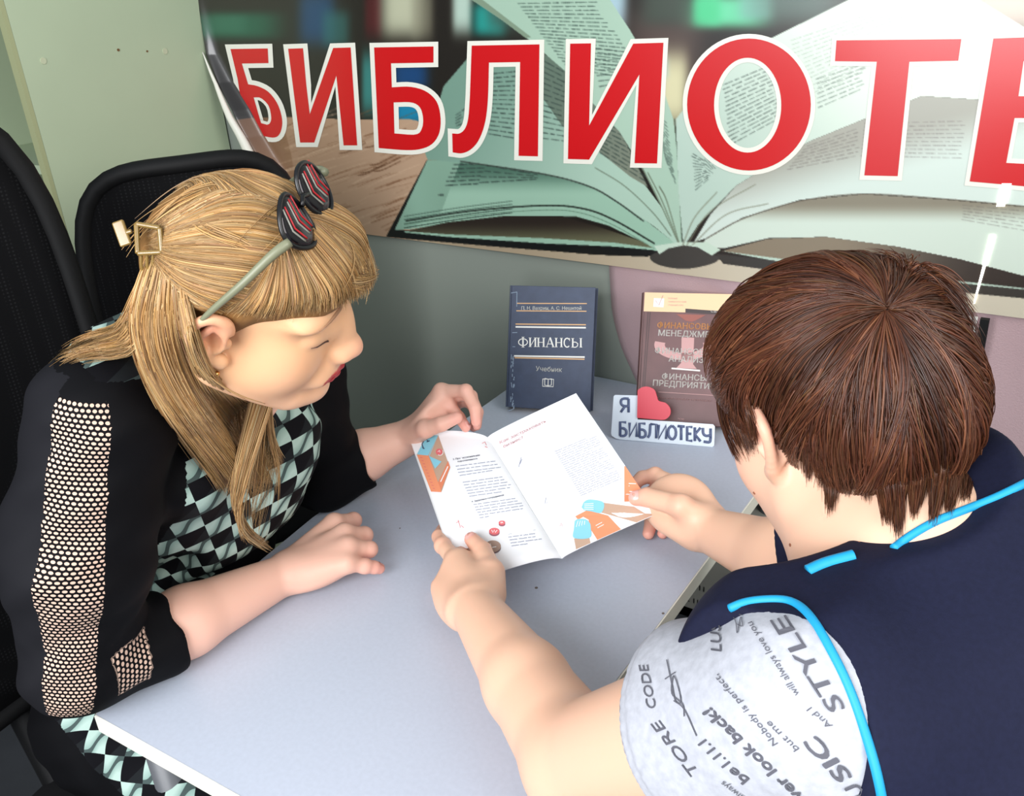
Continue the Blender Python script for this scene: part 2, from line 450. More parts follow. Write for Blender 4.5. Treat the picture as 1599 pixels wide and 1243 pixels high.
# left leaves
B = [(735, 86), (693, 135), (676, 195), (664, 238), (668, 249), (760, 258), (850, 272), (920, 290), (960, 312), (1020, 352), (1064, 388), (1046, 340), (1010, 292), (960, 236), (880, 190), (860, 100)]
poly(B, (112, 146, 130), (720, 120, 960, 330, (168, 196, 178)))
line([(720, 252), (850, 272), (920, 291), (962, 314), (1005, 345)], 2.4, (44, 52, 46), .8)
line([(930, 262), (975, 290), (1018, 330), (1048, 368)], 2, (110, 126, 108), .7)
poly([(850, 84), (905, 118), (962, 190), (1012, 292), (985, 276), (930, 232), (878, 196), (846, 150)], (92, 110, 96), (860, 130, 1000, 270, (120, 128, 112)))
textrows([(768, 112), (845, 104), (842, 226), (762, 212)], 15, .85, w=2.0, sd=5)
textrows([(848, 90), (884, 110), (882, 224), (846, 220)], 15, .8, w=2.0, sd=6)
textrows([(712, 178), (730, 165), (722, 196), (711, 200)], 5, .8, w=2.0, sd=7)
textrows([(945, 190), (975, 200), (1030, 300), (935, 240)], 9, .75, w=2.0, sd=8)
# tall left leaf
Cc = [(700, -150), (733, -3), (780, 28), (826, 62), (884, 112), (925, 160), (968, 206), (1006, 268), (1066, 388), (1064, 280), (1052, 186), (1036, 140), (1012, 96), (985, 48), (952, -2), (900, -150)]
poly(Cc, (156, 184, 164), (790, 20, 1000, 180, (164, 192, 172)))
poly([(700, -150), (733, -3), (780, 28), (822, 60), (830, 58), (748, -5), (715, -150)], (120, 140, 118))
textrows([(806, 3), (930, 0), (1010, 130), (886, 108)], 20, .8, (42, 60, 54), 1.7, sd=9)
textrows([(925, 70), (990, 80), (985, 130), (935, 140)], 8, .7, sd=10)
textrows([(1020, 170), (1042, 190), (1056, 290), (1040, 250)], 16, .6, w=1.5, sd=11)
line([(1054, 186), (1060, 260), (1066, 384)], 2.2, (70, 84, 70), .8)
for x0 in (1000, 1012, 1030):
    line([(x0, 255 + (x0 - 1000) * 1.2), (1030 + (x0 - 1000) * .4, 315), (1062, 384)], 1.8, (104, 116, 96), .7)
# right leaves
poly([(1056, 186), (1100, 130), (1200, 62), (1325, 0), (1360, -60), (1500, -60), (1530, 0), (1599, 42), (1720, 120), (1720, 190), (1599, 160), (1440, 150), (1350, 186), (1262, 222), (1150, 290), (1090, 352), (1068, 386), (1060, 300)], (176, 198, 184), (1080, 300, 1400, 40, (214, 224, 210)))
textrows([(1128, 130), (1230, 88), (1235, 178), (1140, 230)], 15, .75, (52, 66, 60), 1.7, sd=12)
textrows([(1235, 60), (1440, -8), (1350, 110), (1240, 172)], 16, .35, (90, 100, 92), 1.5, sd=13)
textrows([(1275, 120), (1352, 96), (1350, 140), (1278, 172)], 7, .6, (70, 84, 78), 1.7, sd=14)
textrows([(1080, 236), (1100, 250), (1108, 280), (1086, 300)], 12, .7, w=1.5, sd=15)
textrows([(1100, 240), (1118, 262), (1110, 276), (1102, 276)], 6, .6, w=1.5, sd=16)
G = [(1084, 378), (1110, 335), (1150, 290), (1262, 222), (1350, 186), (1440, 150), (1599, 160), (1720, 170), (1720, 345), (1599, 322), (1480, 311), (1350, 302), (1250, 312), (1160, 340), (1104, 372)]
poly(G, (158, 158, 146), (1330, 215, 1350, 290, (200, 214, 204)))
textrows([(1262, 226), (1345, 196), (1340, 246), (1225, 268)], 8, .45, (90, 84, 80), 1.8, sd=17)
textrows([(1350, 190), (1510, 186), (1502, 250), (1345, 246)], 10, .42, (100, 92, 90), 1.8, sd=18)
Hh = [(1102, 374), (1160, 341), (1250, 313), (1350, 303), (1480, 312), (1599, 323), (1720, 340), (1720, 450), (1599, 431), (1500, 405), (1400, 385), (1290, 370), (1200, 372), (1130, 388), (1095, 384)]
poly(Hh, (128, 122, 104), (1330, 316, 1330, 350, (198, 212, 198)))
textrows([(1502, 318), (1640, 330), (1640, 370), (1502, 345)], 6, .4, (90, 84, 80), 1.8, sd=19)
line([(1104, 372), (1160, 342), (1250, 314), (1350, 303), (1480, 311), (1599, 322)], 1.6, (92, 84, 70), .8)
poly([(1128, 392), (1200, 373), (1290, 370), (1400, 385), (1500, 405), (1599, 431), (1720, 458), (1720, 490), (1599, 452), (1400, 432), (1250, 411)], (128, 116, 96), (1300, 380, 1560, 440, (42, 36, 32)))
poly([(1128, 392), (1250, 408), (1400, 428), (1599, 450), (1720, 470), (1720, 476), (1599, 454), (1400, 434), (1250, 415)], (178, 200, 184))
poly([(1118, 396), (1250, 412), (1400, 432), (1599, 452), (1720, 472), (1720, 486), (1599, 466), (1400, 447), (1250, 428), (1130, 412)], (50, 48, 44))
poly([(1015, 402), (1030, 392), (1062, 382), (1086, 384), (1110, 396), (1124, 402), (1112, 412), (1070, 420), (1030, 414)], (58, 56, 52), smooth=40)
poly([(1022, 384), (1062, 378), (1104, 378), (1126, 390), (1112, 399), (1090, 386), (1068, 383), (1044, 388), (1030, 397)], (190, 210, 192))
for a_ in ((1072, 384, 1110, 330, 1180, 288), (1082, 382, 1135, 335, 1200, 318), (1066, 384, 1085, 340, 1120, 300)):
    line([(a_[0], a_[1]), (a_[2], a_[3]), (a_[4], a_[5])], 1.8, (120, 124, 104), .6)

ZB = 0.987                         # bottom edge height
# left border of the sheet: it comes away from the wall and rolls forward
left = np.array([(302, -160), (308, -40), (311, 0), (318, 30), (331, 84), (352, 128), (378, 170), (400, 212), (420, 245), (440, 275), (470, 330), (492, 372), (520, 500)], float)
lx = np.interp(PY.ravel(), left[:, 1], left[:, 0])
keepL = (PX.ravel() >= lx)
r_ = (RC @ np.stack([np.maximum(PX.ravel(), lx) - 800.0, PY.ravel() - 621.5, np.full(PX.size, FPX)])).T
P3 = EYE + r_ * (BY / r_[:, 1])[:, None]
keep = P3[:, 2] >= ZB; P3[:, 2] = np.maximum(P3[:, 2], ZB)
P3[:, 1] -= 0.030 * np.exp(-(np.clip(PX.ravel() - lx, 0, 400) / 7.5) ** 2) * np.clip((PY.ravel() + 20) / 200, 0, 1)
k2 = keep.reshape(PX.shape); k3 = keepL.reshape(PX.shape)
ids = np.arange(PX.size).reshape(PX.shape)
any4 = lambda k: k[:-1, :-1] | k[1:, :-1] | k[:-1, 1:] | k[1:, 1:]
q = any4(k2) & any4(k3)
Fq = np.stack([ids[:-1, :-1][q], ids[1:, :-1][q], ids[1:, 1:][q], ids[:-1, 1:][q]], 1)
used = np.unique(Fq); remap = np.full(PX.size, -1); remap[used] = np.arange(len(used))
banner = empty('library_banner', (P3[used][:, 0].mean(), BY, ZB), label='large printed wall banner with red Cyrillic letters over an open book', cat='banner')
m_print = mat('printed_vinyl', (255, 255, 255), rough=0.33, spec=0.5, attr='Col', coat=.7)
sheet = mesh('printed_sheet', P3[used], remap[Fq], m_print, banner, smooth=True)
add_color(sheet, lin(IMG.reshape(-1, 3)[used]))
m_vwhite = mat('vinyl_white', (226, 224, 212), rough=0.35)
m_vred = mat('vinyl_red', (196, 4, 14), rough=0.33, coat=.7)


def bpt(p, off):
    P = WY(p[0], p[1], BY)
    lx_ = np.interp(p[1], left[:, 1], left[:, 0])
    P[1] -= 0.030 * math.exp(-(max(p[0] - lx_, 0) / 7.5) ** 2) * min(max((p[1] + 20) / 200, 0), 1) + off
    return P


def lpt(p, off):                  # letters are printed clear of the rolled border
    lx_ = np.interp(p[1], left[:, 1], left[:, 0]); P = WY(max(p[0], lx_ + 11), p[1], BY); P[1] -= off; return P


# the white back of the rolled left edge
Lp = [(327, 78), (345, 118), (365, 160), (385, 200), (405, 240), (420, 272), (436, 305), (452, 340)]
w0 = [1.5, 5, 9, 13, 16, 18, 20, 22]
Vr, Fr = [], []
for i, ((x, y), w) in enumerate(zip(catmull(Lp, 30), np.interp(np.linspace(0, 7, 30), range(8), w0))):
    a = bpt((x + w * .9, y + 2), 0); rad = w * 0.00086
    for s in range(10):
        th_ = math.pi * 1.45 * s / 9
        Vr.append(a + np.array([-rad * 1.15 + rad * 1.15 * math.cos(th_), -0.004 - rad * math.sin(th_), 0]))
for i in range(29):
    for s in range(9): Fr.append((i * 10 + s, i * 10 + s + 1, (i + 1) * 10 + s + 1, (i + 1) * 10 + s))
re_ = mesh('rolled_edge', Vr, Fr, m_vwhite, banner, smooth=True, label='white back of the rolled banner edge')
so = re_.modifiers.new('s', 'SOLIDIFY'); so.thickness = 0.0006


def S3(pts): return [(300 + x / 2.46, y / 2.46) for x, y in pts]
def S4(pts): return [(950 + x / 2.464, y / 2.464) for x, y in pts]
def S5(pts): return [(300 + x / 3.27, y / 3.27) for x, y in pts]


LET = []
LET.append([S5([(200, 250), (390, 247), (394, 322), (258, 324), (290, 430)]) + [tuple(p) for p in catmull(S5([(290, 430), (340, 440), (395, 470), (440, 530), (462, 600), (462, 650), (446, 690), (415, 702), (350, 690)]), 26)[1:]] + S5([(300, 610), (256, 530), (236, 400)]),
            [tuple(p) for p in catmull(S5([(318, 497), (355, 500), (395, 540), (408, 600), (400, 630), (385, 636)]), 14)] + S5([(356, 628)])])
LET.append([S3([(372, 187), (429, 185), (442, 330), (455, 438), (545, 184), (612, 182), (637, 558), (585, 558), (557, 290), (472, 547), (418, 547)])])
LET.append([S3([(702, 182), (930, 178), (930, 240), (767, 243), (770, 335)]) + [tuple(p) for p in catmull(S3([(770, 335), (840, 333), (900, 350), (942, 390), (957, 450), (952, 510), (925, 552), (880, 572), (820, 576), (720, 568)]), 34)[1:]],
            [tuple(p) for p in catmull(S3([(777, 393), (845, 393), (878, 412), (890, 452), (886, 492), (862, 516), (780, 512)]), 22)]])
LET.append([S3([(1077, 175), (1337, 170), (1331, 600), (1257, 598), (1263, 238), (1143, 240)]) + [tuple(p) for p in catmull(S3([(1143, 240), (1139, 380), (1128, 470), (1105, 535), (1075, 572), (1040, 588), (1004, 585)]), 26)[1:]] + [tuple(p) for p in catmull(S3([(1002, 512), (1030, 512), (1052, 492), (1064, 450), (1070, 370)]), 18)]])
LET.append([[(891.5, 68), (924, 67.5), (921, 196), (990, 68), (1037, 66.5), (1027, 255), (992, 254.5), (999.5, 116), (921, 249), (888, 248)]])
n_ = 64
LET.append([[(1170.5 + 96.5 * math.cos(a), 163 + 103 * math.sin(a)) for a in np.linspace(0, 2 * math.pi, n_, endpoint=False)],
            [(1168.5 + 52.5 * math.cos(a), 164 + 74 * math.sin(a)) for a in np.linspace(0, 2 * math.pi, n_, endpoint=False)][::-1]])
LET.append([S4([(880, 155), (1360, 150), (1348, 233), (1160, 237), (1115, 677), (987, 674), (1035, 237), (874, 235)])])
LET.append([[(1552, 60), (1662, 56), (1656, 92), (1599, 95), (1591, 150), (1644, 150), (1638, 184), (1585, 184), (1572, 254), (1646, 258), (1640, 294), (1515, 283)]])


def densify(L, d=9):
    out = []
    for a, b in zip(L, L[1:] + L[:1]):
        a, b = np.array(a), np.array(b); k = max(1, int(np.linalg.norm(b - a) / d))
        out += [tuple(a + (b - a) * i / k) for i in range(k)]
    return out


for loops in LET:
    outer = offset_loop(loops[0], 7.2); whites = [densify([tuple(p) for p in outer])]
    inner = [densify([tuple(p) for p in offset_loop(l, -7.2 if loops is not LET[0] else -4.5)]) for l in loops[1:]]
    V, F = prism2d(whites + inner, lambda p: lpt(p, 0.0009), None)
    let = mesh('letter', V, F, m_vred, banner, label=None)
    let.data.materials.clear(); let.data.materials.append(m_vwhite)
    V, F = prism2d([densify(l) for l in loops], lambda p: lpt(p, 0.0015), None)
    mesh('letter_face', V, F, m_vred, let, label='red face of the letter')

# glowing strips laid on the banner, imitating a streak of leaking daylight
m_glow = bpy.data.materials.new('streak_glow'); m_glow.use_nodes = True
nt = m_glow.node_tree; nt.nodes.remove(nt.nodes['Principled BSDF']); em = nt.nodes.new('ShaderNodeEmission')
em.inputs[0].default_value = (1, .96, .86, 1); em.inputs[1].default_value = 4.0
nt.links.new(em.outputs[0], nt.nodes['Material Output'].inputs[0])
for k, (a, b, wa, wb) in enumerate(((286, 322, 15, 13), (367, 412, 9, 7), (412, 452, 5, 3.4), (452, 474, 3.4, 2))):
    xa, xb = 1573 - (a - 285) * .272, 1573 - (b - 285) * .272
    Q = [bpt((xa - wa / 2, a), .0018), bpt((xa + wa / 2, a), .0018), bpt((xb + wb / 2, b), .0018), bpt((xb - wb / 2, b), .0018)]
    mesh('glow_strip', Q, [(0, 1, 2, 3)], m_glow, banner, label='bright daylight slit in the seam')

# ---------------------------------------------------------------- satin sheet hanging under the banner
m_satin = mat('satin_dusty_pink', (196, 168, 172), rough=0.30, spec=0.6, metal=0.25, bump=(420, 0.25, 0.002))
edge = catmull([(951, 405), (953, 440), (957, 490), (970, 540), (985, 575), (999, 606)], 30)
nu = 80; V = []; F = []
for j in range(30):
    e = WY(edge[j][0], edge[j][1], 1.448); z = e[2] if j < 29 else 0.752
    if j == 0: z = ZB + .012
    for i in range(nu):
        u = i / (nu - 1); x = e[0] + (0.42 - e[0]) * u
        f_ = 0.5 + 0.5 * math.sin(x * 26 + 2.2 * math.sin(z * 7)); f_ *= .25 + .75 * j / 29
        V.append((x, 1.4495 - 0.018 * f_ * min(1, 6 * u), max(z, 0.752)))
for j in range(29):
    for i in range(nu - 1): F.append((j * nu + i, j * nu + i + 1, (j + 1) * nu + i + 1, (j + 1) * nu + i))
sa = mesh('satin_drape', V, F, m_satin, None, smooth=True, label='dusty pink satin drape hanging on the wall below the banner', cat='drape')
sm = sa.modifiers.new('s', 'SOLIDIFY'); sm.thickness = 0.0015
# white strip imitating a bright daylight gap, black bar beside it, right of mid-drape
P = WY(1519, 505, 1.438)
V, F = box((P[0], 1.428, 0.87), (0.014, 0.006, 0.228)); mesh('light_gap_strip', V, F, mat('light_gap_white', (240, 240, 235), rough=.4), kind='structure')
V, F = box((P[0] + 0.017, 1.426, 0.87), (0.012, 0.010, 0.228)); mesh('trim_2', V, F, m_black, kind='structure')
# ================================================================ things on the desk
def plane_frame(bl, br, tl, lean=1.0):      # an upright rectangle from three pixels; bottom edge on the desk
    B = T(*bl, TZ + 0.0005); u = T(*br, TZ + 0.0005) - B; w = np.linalg.norm(u); u /= w
    r = ray(*tl); t = (B - EYE) @ u / (r @ u); v = EYE + r * t - B; h = np.linalg.norm(v); v[:2] *= lean; h = np.linalg.norm(v); v /= h
    n = np.cross(u, v)            # towards the viewer side
    if n @ (EYE - B) < 0: n = -n
    return B, u, v, n, w, h


def on_plane(P, n, off=0.0):
    P = P + n * off
    return lambda q: EYE + ray(q[0], q[1]) * ((P - EYE) @ n / (ray(q[0], q[1]) @ n))


def decal_text(txt, p0, p1, up, surf, m, parent, name='printed_text', bold=0.0, depth=None, label=None, italic=0):
    V, F = text_tris(txt, 1.0, bold, italic); V = V.copy()
    x0, x1 = V[:, 0].min(), V[:, 0].max(); s = 0.729      # cap height of the font
    p0, p1, up = np.array(p0, float), np.array(p1, float), np.array(up, float)
    Q = [surf(p0 + (p1 - p0) * (v[0] - x0) / (x1 - x0) + up * v[1] / s) for v in V]
    return mesh(name, Q, F, m, parent, label=label)


def decal_poly(loops, surf, m, parent, name='printed_shape', label=None):
    V, F = prism2d(loops, surf, None); return mesh(name, V, F, m, parent, label=label)


def decal_lines(lines, w, surf, m, parent, name='printed_line', label=None):
    V, F = strokes_tris(lines, w); return mesh(name, [surf(v[:2]) for v in V], F, m, parent, label=label)


def book(name, label, bl, br, tl, W, H, thick, m_cov, m_pages, lean=1.0):
    B, u, v, n, w, h = plane_frame(bl, br, tl, lean)
    B = B + np.array([0, 0, thick * abs(n[2]) * 1.02])
    W = W or w; H = H or h
    e = empty(name, B + u * W / 2, label=label, cat='book')
    R = np.stack([u, v, n], 1); sq = 0.003
    V, F = box(B + u * (W / 2 - .001) + v * H / 2 - n * 0.0015, (W - .002, H, 0.003), R); bevel(mesh('front_cover', V, F, m_cov, e), 0.0008, 2)
    V, F = box(B + u * (W / 2 - .001) + v * H / 2 - n * (thick - 0.0015), (W - .002, H, 0.003), R); bevel(mesh('back_cover', V, F, m_cov, e), 0.0008, 2)
    # rounded spine
    L = [(-0.004 * math.sin(math.pi * k / 8) - 0.001, -thick * k / 8) for k in range(9)] + [(0.0025, -thick), (0.0025, 0)]
    V, F = prism2d([L], lambda p: B + u * p[0] + n * p[1], lambda p: B + u * p[0] + n * p[1] + v * H); mesh('spine', V, F, m_cov, e)
    V, F = box(B + u * ((W - 2 * sq) / 2) + v * H / 2 - n * thick / 2, (W - 2 * sq - .003, H - 2 * sq, thick - 0.006), R); mesh('page_block', V, F, m_pages, e)
    return e, B, u, v, n, W, H


m_paper = mat('book_page_edges', (206, 178, 140), rough=0.8, vary=(900, .12, (1, 1, 0.02)))
m_navy = mat('bookcloth_navy', (54, 66, 90), rough=0.5, vary=(60, 0.12), bump=(900, 0.2, 0.0004))
m_gold = mat('foil_gold', (205, 160, 110), rough=0.4)
m_silv = mat('foil_white', (228, 228, 222), rough=0.4)
b1, B, u, v, n, W, H = book('finance_textbook', 'dark blue hardback textbook with gold and white lines standing upright on the desk', (792, 644), (924, 652), (799, 455), None, None, 0.030, m_navy, m_paper)
s1 = on_plane(B, n, 0.0006)
C3 = lambda x, y: (780 + x / 5.406, 440 + y / 5.406)
for (xa, ya, xb, yb, w_, mm) in ((150, 182, 740, 184, 1.6, m_gold), (145, 245, 737, 249, 1.6, m_gold), (138, 357, 732, 363, 1.9, m_gold), (138, 381, 732, 388, 2.4, m_silv),
                                (125, 626, 722, 636, 2.4, m_silv), (130, 641, 720, 654, 1.9, m_gold)):
    decal_lines([[C3(xa, ya), C3(xb, yb)]], w_, s1, mm, b1, 'cover_line')
decal_text('П. Н. Вахрин, А. С. Нешитой', C3(186, 236), C3(694, 237), (0.3, -5.4), s1, m_silv, b1, bold=.02)
decal_text('Учебник', C3(307, 752), C3(530, 762), (0.4, -7.4), s1, m_silv, b1, bold=.012)


def serif_word(boxes, surf, m, parent):     # a serifed title: each letter from thick and thin strokes
    V = []; F = []
    def st(P, w):
        v_, f_ = strokes_tris([P], w); b = len(V); V.extend(v_[:, :2]); F.extend([tuple(i + b for i in q_) for q_ in f_])
    for ch, x, w, yt, yb in boxes:
        h = yb - yt; tk, tn = 2.3, 0.9
        def V_(xx, wd=tk, a=yt, b=yb):
            st([(xx, a), (xx, b)], wd); st([(xx - 2.2, a + .4), (xx + 2.2, a + .4)], .8); st([(xx - 2.2, b - .4), (xx + 2.2, b - .4)], .8)
        if ch in 'ИН':
            V_(x + 2); V_(x + w - 2)
            if ch == 'Н': st([(x + 2, yt + h * .5), (x + w - 2, yt + h * .5)], tn)
            else: st([(x + 2.4, yb - 1), (x + w - 2.4, yt + 1)], tn)
        if ch == 'Ф':
            V_(x + w / 2, tk, yt - 1, yb + 1)
            st([(x + w / 2 + (w / 2 - .6) * math.cos(a), yt + h / 2 + h * .36 * math.sin(a)) for a in np.linspace(0, 2 * math.pi, 20)], 1.4)
        if ch == 'А':
            st([(x + w / 2, yt - .5), (x + 1.5, yb)], tn); st([(x + w / 2, yt - .5), (x + w - 1.5, yb)], tk)
            st([(x + w * .27, yt + h * .66), (x + w * .72, yt + h * .66)], tn); st([(x, yb - .3), (x + 4, yb - .3)], .8); st([(x + w - 4, yb - .3), (x + w, yb - .3)], .8)
        if ch == 'С':
            st([(x + w / 2 + (w / 2 - 1) * math.cos(a), yt + h / 2 + (h / 2 - .4) * math.sin(a)) for a in np.linspace(-.8, -math.pi * 2 + .8, 22)], 1.8); st([(x + w - 1.6, yt), (x + w - 1.6, yt + h * .32)], .9)
        if ch == 'Ы':
            V_(x + 2); V_(x + w - 2); st([(x + 2, yt + h * .42), (x + w * .42, yt + h * .44), (x + w * .6, yt + h * .6), (x + w * .56, yt + h * .85), (x + w * .4, yb - .3), (x + 2, yb - .3)], 1.3)
    mesh('printed_title', [surf(p) for p in V], F, m, parent)


xs = [(160, 82), (250, 66), (320, 66), (392, 74), (470, 66), (543, 60), (610, 90)]
serif_word([(c, 780 + x / 5.406, w / 5.406, 440 + (470 + (x - 160) * .012) / 5.406, 440 + (549 + (x - 160) * .012) / 5.406) for c, (x, w) in zip('ФИНАНСЫ', xs)], s1, m_silv, b1)
for L in ([(368, 820), (366, 882), (456, 886), (460, 824)], ):
    decal_lines([[C3(*p) for p in L + L[:1]], [C3(385, 815), C3(384, 872), C3(412, 878), C3(440, 873), C3(443, 818), C3(414, 822), C3(385, 815)], [C3(414, 822), C3(412, 878)]], 1.1, s1, m_silv, b1, 'printed_emblem')
m_scuff = mat('scuff_pale', (150, 170, 190), rough=.7)
g = random.Random(3)
decal_lines([[C3(x + g.uniform(-4, 4), y), C3(x + g.uniform(-5, 5), y + g.uniform(8, 30))] for x, y in [(g.uniform(96, 128), g.uniform(600, 1060)) for _ in range(36)]], .9, s1, m_scuff, b1, 'worn_scuff')
for L_ in ([C3(100, 95), C3(150, 86)], [C3(150, 86), C3(148, 210)], [C3(110, 430), C3(152, 428)], [C3(112, 548), C3(135, 548)], [C3(75, 1090), C3(120, 1075)]):
    decal_lines([L_], .8, s1, m_scuff, b1, 'worn_scuff')

m_brown = mat('cover_brown', (108, 74, 74), rough=0.42, vary=(14, 0.18))
b2, B, u, v, n, W, H = book('finance_management_book', 'brown hardback with cream top band and Cyrillic titles leaning behind the small heart sign', (995, 668), (1118, 675), (1012, 449), 0.172, None, 0.022, m_brown, m_paper, .66)
s2 = on_plane(B, n, 0.0006); s2b = on_plane(B, n, 0.0010)
K = lambda x, y: (990 + x / 4.975, 430 + y / 4.972)
def bp(uu, vv): return tuple(proj(B + u * uu + v * vv)[:2])
m_crb = mat('cover_cream', (236, 200, 158), rough=.42); m_wt = mat('cover_white', (240, 236, 230), rough=.45); m_or = mat('cover_orange', (240, 176, 110), rough=.45)
m_pk = mat('cover_pale_pink', (196, 150, 148), rough=.45); m_dk = mat('cover_dark', (62, 48, 48), rough=.45)
decal_poly([[bp(0.001, H), bp(W - .002, H), bp(W - .002, H * .853), bp(0.001, H * .853)]], s2, m_crb, b2, 'cover_band')
decal_poly([[K(402, 258), bp(W - .002, H * .862), bp(W - .002, H * .838), K(402, 288)]], s2b, m_dk, b2, 'cover_strip')
decal_text('С.В. Большаков', K(600, 286), K(800, 296), (0, -3.4), on_plane(B, n, .0014), m_wt, b2, bold=.02)
decal_poly([[K(156, 176), K(238, 180), K(232, 248), K(152, 244)]], s2b, m_wt, b2, 'cover_logo')
decal_lines([[K(170, 195), K(195, 232), K(228, 155)]], .9, on_plane(B, n, .0014), m_pk, b2, 'cover_logo')
for i, t_ in enumerate(('ПОЛНЫЙ', 'УНИВЕРСИТЕТСКИЙ', 'УЧЕБНЫЙ КУРС')):
    decal_text(t_, K(268, 184 + 26 * i), K(268 + (70, 140, 120)[i], 186 + 26 * i), (0, -2.3), s2b, m_pk, b2)
# pale emblem behind the titles
cx_, cy_ = 392, 560
ring = [(cx_ + 232 * math.cos(a), cy_ + 118 * math.sin(a) - 20) for a in np.linspace(-.25, math.pi + .25, 30)]
ring2 = [(cx_ + 150 * math.cos(a), cy_ + 62 * math.sin(a) - 20) for a in np.linspace(math.pi + .25, -.25, 30)]
decal_poly([[K(*p) for p in ring + ring2]], s2, m_pk, b2, 'cover_emblem')
decal_poly([[K(*p) for p in [(372, 480), (470, 484), (462, 690), (490, 726), (330, 720), (368, 680)]]], s2, m_pk, b2, 'cover_emblem')
decal_poly([[K(*p) for p in [(330, 300), (560, 308), (480, 350), (450, 360), (400, 350)]]], s2, mat('cover_rust', (150, 84, 72), rough=.45), b2, 'cover_emblem')
decal_lines([[K(294, 722), K(516, 740)]], 2.4, s2b, m_wt, b2, 'cover_emblem')
s2c = on_plane(B, n, 0.0016)
for t_, a, b, mm in (('ФИНАНСОВЫЙ', (182, 408), (664, 424), m_or), ('МЕНЕДЖМЕНТ', (190, 468), (680, 486), m_wt), ('ФИНАНСОВЫЙ', (164, 604), (650, 624), m_wt), ('АНАЛИЗ', (270, 668), (540, 680), m_wt),
                     ('ФИНАНСЫ', (218, 806), (566, 820), m_wt), ('ПРЕДПРИЯТИЙ', (148, 856), (634, 886), m_wt)):
    decal_text(t_, K(*a), K(*b), (0.8, -9.4), s2c, mm, b2, 'printed_title', bold=.014)
decal_lines([[K(190, 905), K(720, 938)]], .8, s2c, m_pk, b2, 'cover_line')
decal_text('Комплексный подход к управлению финансами', K(120, 950), K(760, 990), (0, -3.0), s2c, m_pk, b2, bold=.01)
decal_text('ЭКСМО', K(342, 1120), K(392, 1124), (0, -2.6), s2c, m_pk, b2)
for x in (112, 128):
    decal_lines([[K(x, 285), K(x - 46 - (x - 112) * .2, 930)]], .8, s2, m_dk, b2, 'cover_line')

# ---------------------------------------------------------------- small sign
m_pl = mat('sign_white', (214, 226, 238), rough=.35); m_heart = mat('heart_red', (205, 30, 58), rough=.4)
m_lt = mat('letter_slate', (84, 96, 130), rough=.4)
B, u, v, n, W, H = plane_frame((957, 686), (1115, 698), (961, 617))
sg = empty('library_love_sign', B + u * W / 2, label='small white sign with a red heart propped against the brown book', cat='sign')
Z6 = lambda x, y: (760 + x / 3.655, 400 + y / 3.655)
out = [Z6(*p) for p in [(716, 1025), (712, 1012), (726, 800), (734, 792), (862, 795), (868, 800), (862, 932), (1060, 944), (1293, 960), (1304, 972), (1300, 1080), (1290, 1089), (760, 1046), (738, 1040)]]
sf, sbk = on_plane(B, n, 0.0), on_plane(B, n, 0.0)
V, F = prism2d([out], sf, lambda p: sbk(p) - n * 0.0035); bevel(mesh('sign_plate', V, F, m_pl, sg), .0006, 2)
hp = catmull([Z6(*p) for p in [(865, 765), (890, 748), (925, 745), (960, 762), (975, 800), (985, 825), (1025, 838), (1050, 868), (1050, 905), (1025, 930), (1000, 934)]], 40)
hl = [Z6(862, 915)] + [tuple(p) for p in hp] + [Z6(862, 922)]
V, F = prism2d([hl], lambda p: sf(p) + n * 0.0042, lambda p: sf(p) + n * 0.0002); bevel(mesh('heart', V, F, m_heart, sg, label='red wooden heart'), .0008, 2)


def rounded_text(lines, w, surf, nn, m, parent, name, hgt=0.0008):
    parts = []
    for L in lines:
        L = [np.array(p, float) for p in L]
        if len(L) > 2 and len(L) < 8: L = list(L)
        P = np.array([surf(p) for p in L]); sc_ = np.linalg.norm(surf((1000, 650)) - surf((1001, 650)))
        parts.append(tube(P + nn * 0.0002, w * sc_ / 2, 8))
    V, F = join(parts)
    V = np.array(V); return mesh(name, V, F, m, parent, smooth=True)


def glyph(c, x, y, w, h, sl=0.0):
    a = lambda px_, py_: (x + px_ * w + sl * (1 - py_) * h * 0.0, y + py_ * h + px_ * w * sl)
    arc = lambda pts: [tuple(p) for p in catmull([a(*q_) for q_ in pts], 14)]
    G_ = {'Я': [[a(1, 0), a(1, 1)], arc([(1, 0), (.4, 0), (.05, .12), (.05, .4), (.4, .54), (1, .54)]), [a(.55, .54), a(0, 1)]],
          'Б': [[a(.95, 0), a(.05, 0), a(.05, 1)], arc([(.05, .45), (.6, .45), (.95, .6), (.95, .85), (.6, 1), (.05, 1)])],
          'И': [[a(0, 0), a(0, 1), a(1, 0), a(1, 1)]],
          'Л': [arc([(0, 1), (.22, .7), (.3, 0)]), [a(.3, 0), a(1, 0), a(1, 1)]],
          'О': [arc([(.5, 0), (1, .25), (1, .75), (.5, 1), (0, .75), (0, .25), (.5, 0)])],
          'Т': [[a(0, 0), a(1, 0)], [a(.5, 0), a(.5, 1)]],
          'Е': [[a(1, 0), a(0, 0), a(0, 1), a(1, 1)], [a(0, .5), a(.8, .5)]],
          'К': [[a(0, 0), a(0, 1)], [a(1, 0), a(.05, .52), a(1, 1)]],
          'У': [arc([(0, 0), (.05, .4), (.4, .56), (1, .5)]), [a(1, 0), a(1, .72)], arc([(1, .7), (.85, 1), (.1, 1)])]}
    return G_[c]


